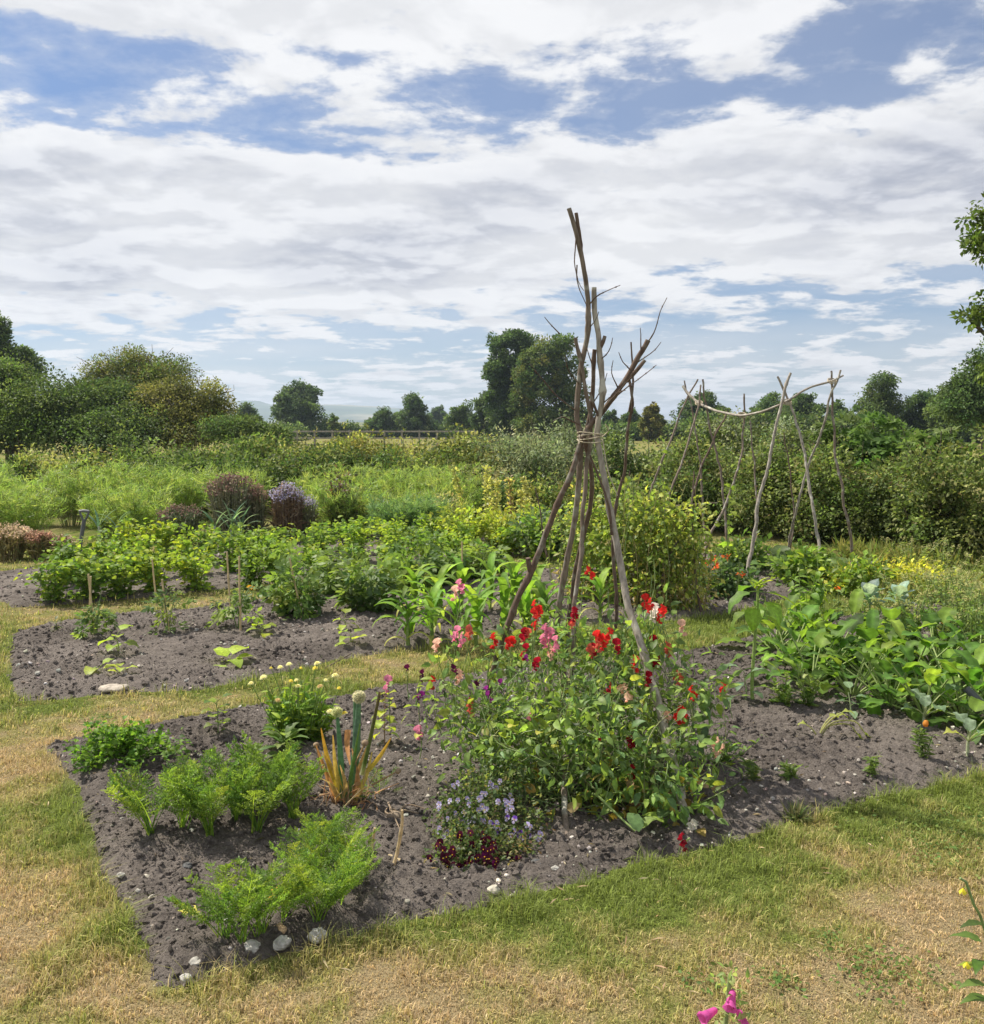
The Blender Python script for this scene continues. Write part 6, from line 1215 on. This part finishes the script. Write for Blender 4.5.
# ------------------------------------------------------------------ fence, hills
b = np.array([P3(370, 436, 60)[0], 60., 0]); r = thing('paddock_fence', 'grey post and rail paddock fence beyond the far hedge', 'fence', b); X0, X1 = P3(262, 436, 60)[0] - b[0], P3(478, 436, 60)[0] - b[0]
def boxg(g, c, s, col=(1, 1, 1)):
    c, s = np.asarray(c, float), np.asarray(s, float) / 2; V = np.array([c + s * np.array([i, j, k]) for i in (-1, 1) for j in (-1, 1) for k in (-1, 1)])
    g.add(V, [(0, 1, 3, 2), (4, 6, 7, 5), (0, 4, 5, 1), (2, 3, 7, 6), (0, 2, 6, 4), (1, 5, 7, 3)], None, col)
for k in range(3): g = Geo(); boxg(g, ((X0 + X1) / 2, 0, .55 + .42 * k), (X1 - X0, .04, .10), (.30, .28, .25)); g.build('rail', M_WOODF, r, smooth=False)
for x in np.arange(X0, X1 + .1, 1.1): g = Geo(); boxg(g, (x, .075, .74), (.10, .10, 1.48 + rng.normal(0, .02)), (.27, .25, .22)); g.build('post', M_WOODF, r, smooth=False)
def hill(name, Y0, prof, depth, cols, seed):
    n = 120; m = 14; xs = np.linspace(prof[0][0], prof[-1][0], n); top = np.interp(xs, [p[0] for p in prof], [p[1] for p in prof]); V = []; C = []
    for j in range(m):
        u = j / (m - 1); Y = Y0 + depth * u
        for x, t in zip(xs, top):
            p = P3(x, 430, Y0 + depth); H = P3(x, t, Y0 + depth)[2]; V.append([p[0] * (1 if j else 1), Y, H * math.sin(u * PI / 2) ** 1.3 - (1 if j == 0 else 0)])
    V = np.array(V); f = vnoise(np.column_stack([V[:, 0] / 260 + V[:, 1] / 900, V[:, 1] / 330]), seed); f2 = fbm(V[:, :2] / 160, 3, seed + 5)
    C = np.where((f > .6)[:, None], cols[1], np.where((f2 > .58)[:, None], cols[2], cols[0])); idx = np.arange(n * m).reshape(m, n); g = Geo(); g.add(V, np.stack([idx[:-1, :-1], idx[:-1, 1:], idx[1:, 1:], idx[1:, :-1]], -1).reshape(-1, 4), None, C); return structure(g.build(name, M_HILL))
hill('hills', 2400, [(-260, 424), (60, 416), (180, 412), (240, 407), (254, 406), (260, 401), (267, 405), (300, 405), (345, 405), (385, 407), (430, 411), (480, 417), (600, 421), (800, 418), (1250, 424)], 1500, np.array([(.08, .115, .055), (.26, .24, .15), (.045, .07, .035)]), 4)
hill('near_fields', 700, [(-300, 426), (200, 424), (330, 422), (420, 423), (600, 424), (900, 424), (1300, 427)], 900, np.array([(.20, .21, .08), (.34, .30, .15), (.06, .085, .03)]), 8)
# ------------------------------------------------------------------ sky, sun, air, camera
SUN_EL, SUN_AZ = R(55), R(-60)            # azimuth from +Y (ahead of the camera), negative to the left
sd = Vector((math.sin(SUN_AZ) * math.cos(SUN_EL), math.cos(SUN_AZ) * math.cos(SUN_EL), math.sin(SUN_EL)))
L = bpy.data.lights.new('sun', 'SUN'); L.energy = 5.0; L.angle = R(.6); L.color = (1, .93, .80)
lo = bpy.data.objects.new('sun', L); COL.objects.link(lo); lo.rotation_euler = sd.to_track_quat('Z', 'Y').to_euler(); lo.location = (0, 0, 30)
wd = bpy.data.worlds.new('World'); SC.world = wd; wd.use_nodes = True; nt = wd.node_tree; nt.nodes.clear(); LK = nt.links.new
def N(t, **k): return nd(nt, t, **k)
def M(op, a, b=None, c=None, clamp=False):
    n = N('ShaderNodeMath', operation=op); n.use_clamp = clamp
    for i, v in enumerate((a, b, c)):
        if v is None: continue
        if isinstance(v, (int, float)): n.inputs[i].default_value = v
        else: LK(v, n.inputs[i])
    return n.outputs[0]
sky = N('ShaderNodeTexSky', sky_type='NISHITA'); sky.sun_disc = False; sky.sun_elevation = SUN_EL; sky.sun_rotation = SUN_AZ; sky.altitude = 60; sky.air_density = 1.0; sky.dust_density = .6; sky.ozone_density = 2.0
tc = N('ShaderNodeTexCoord'); sx = N('ShaderNodeSeparateXYZ'); LK(tc.outputs['Generated'], sx.inputs[0])
X, Y, Z = sx.outputs
zc = M('MAXIMUM', Z, .012); iz = M('DIVIDE', 1.0, M('ADD', zc, .13))
px, py = M('MULTIPLY', X, iz), M('MULTIPLY', Y, iz)
pv = N('ShaderNodeCombineXYZ'); LK(px, pv.inputs[0]); LK(py, pv.inputs[1])
def noise(scale, det, rough=.55, off=(0, 0, 0), dist=0., vec=None, st=(1, 1, 1)):
    mp = N('ShaderNodeMapping'); mp.inputs['Location'].default_value = off; mp.inputs['Scale'].default_value = st; LK(vec or pv.outputs[0], mp.inputs[0])
    n = N('ShaderNodeTexNoise'); n.inputs['Scale'].default_value = scale; n.inputs['Detail'].default_value = det; n.inputs['Roughness'].default_value = rough; n.inputs['Distortion'].default_value = dist; LK(mp.outputs[0], n.inputs['Vector']); return n.outputs[0]
def ss(a, b, v):
    n = N('ShaderNodeMapRange', interpolation_type='SMOOTHSTEP'); n.inputs[1].default_value = a; n.inputs[2].default_value = b; LK(v, n.inputs[0]); return n.outputs[0]
def curve(v, pts_):
    r = N('ShaderNodeValToRGB'); e = r.color_ramp.elements; r.color_ramp.interpolation = 'EASE'
    for i, (p, c) in enumerate(pts_):
        q = e[i] if i < 2 else e.new(p); q.position = p; q.color = (c, c, c, 1)
    LK(v, r.inputs[0]); return r.outputs[0]
n_big, n_mid, n_fine = noise(.75, 5, .5, (3.1, 7.7, 0), .3), noise(3.3, 8, .55, (1.3, 4.2, 0), .25), noise(11, 6, .62, (9.1, 2.2, 0), .1)
n_rip = noise(6.5, 5, .55, (2.0, 5.0, 0), .2, None, (.7, 1.3, 1))
# cloud cover by height above the horizon, bent by the big noise and the compass bearing
hh = M('ADD', M('ADD', Z, M('MULTIPLY', M('SUBTRACT', n_big, .5), .10)), M('MULTIPLY', X, -.05))
cover = curve(hh, [(0, .55), (.04, .58), (.085, .46), (.125, .56), (.17, .86), (.235, .76), (.275, .56), (.312, .45), (.345, .50), (.385, .74), (.6, .62), (1, .5)])
dens = M('ADD', M('MULTIPLY', n_mid, .60), M('ADD', M('MULTIPLY', n_fine, .23), M('MULTIPLY', n_rip, .17)))
vs = N('ShaderNodeVectorMath', operation='SCALE'); vs.inputs['Scale'].default_value = .955; LK(pv.outputs[0], vs.inputs[0])
n_tow = noise(3.3, 5, .55, (1.3, 4.2, 0), .25, vs.outputs[0]); n_her = noise(3.3, 5, .55, (1.3, 4.2, 0), .25)
lit = ss(-.09, .10, M('SUBTRACT', n_her, n_tow))
thr = M('SUBTRACT', 1.0, cover)
d2 = M('SUBTRACT', dens, M('MULTIPLY_ADD', thr, .62, .16))
puff = ss(-.025, .10, d2); soft = M('MULTIPLY', ss(-.13, .15, d2), .55)
alpha = M('MAXIMUM', puff, soft)
veil = curve(Z, [(0, .92), (.05, .74), (.12, .40), (.25, .24), (.5, .2), (1, .15)])
alpha = M('MAXIMUM', alpha, M('MULTIPLY', veil, ss(.15, .7, n_big)))
thick = ss(.02, .30, d2)
n_s1, n_s2 = noise(1.5, 3, .5, (5.2, 1.05, 0), .4), noise(.62, 2, .5, (2.2, 8.4, 0), .2)
grey = M('ADD', M('MULTIPLY', ss(.34, .66, n_s1), .55), M('MULTIPLY', ss(.35, .65, n_s2), .5))
grey = M('MULTIPLY', grey, curve(hh, [(0, .1), (.08, .35), (.15, .95), (.26, 1), (.32, .6), (.40, .4), (1, .5)]))
shade = M('MULTIPLY', thick, M('MULTIPLY', grey, M('SUBTRACT', 1.15, M('MULTIPLY', lit, .55))), None, True)
cl = N('ShaderNodeMixRGB'); cl.inputs[1].default_value = (5.75, 5.8, 5.95, 1); cl.inputs[2].default_value = (3.15, 3.35, 4.0, 1); LK(shade, cl.inputs[0])
dp = N('ShaderNodeVectorMath', operation='MULTIPLY'); dp.inputs[1].default_value = (.48, .58, .72); LK(sky.outputs[0], dp.inputs[0])
hi = N('ShaderNodeMixRGB', blend_type='ADD'); LK(M('MULTIPLY', M('MULTIPLY', lit, ss(.0, .12, d2)), .5), hi.inputs[0]); LK(cl.outputs[0], hi.inputs[1]); hi.inputs[2].default_value = (1.9, 1.85, 1.75, 1); cl = hi
mx = N('ShaderNodeMixRGB'); LK(alpha, mx.inputs[0]); LK(dp.outputs[0], mx.inputs[1]); LK(cl.outputs[0], mx.inputs[2])
bg = N('ShaderNodeBackground'); bg.inputs['Strength'].default_value = .1; LK(mx.outputs[0], bg.inputs['Color'])
ow = N('ShaderNodeOutputWorld'); LK(bg.outputs[0], ow.inputs[0])
HAZE = True
if HAZE:
    m, hn, _, HL = newmat('haze_air'); v = nd(hn, 'ShaderNodeVolumePrincipled'); v.inputs['Color'].default_value = (.66, .80, 1, 1); v.inputs['Density'].default_value = .0003; v.inputs['Anisotropy'].default_value = .35
    out = nd(hn, 'ShaderNodeOutputMaterial'); HL.new(v.outputs[0], out.inputs['Volume'])
    g = Geo(); boxg(g, (0, 2300, 47), (6400, 5200, 100)); o = g.build('haze', m, smooth=False); structure(o, 'stuff')
cd = bpy.data.cameras.new('camera'); cd.sensor_fit = 'HORIZONTAL'; cd.sensor_width = 36; cd.lens = 36 * F / 984; cd.clip_start = .05; cd.clip_end = 20000
co = bpy.data.objects.new('camera', cd); COL.objects.link(co); co.location = (0, 0, EYE); co.rotation_euler = (PI / 2 - PITCH, 0, 0); SC.camera = co
SC.view_settings.view_transform = 'Standard'; SC.view_settings.look = 'None'; SC.view_settings.gamma = 1; SC.view_settings.exposure = .5
SC.view_settings.use_curve_mapping = False
SC.cycles.use_denoising = True; SC.cycles.max_bounces = 8; SC.cycles.transparent_max_bounces = 4; SC.cycles.volume_bounces = 0; SC.cycles.diffuse_bounces = 4
try: SC.cycles.denoiser = 'OPENIMAGEDENOISE'
except Exception: pass
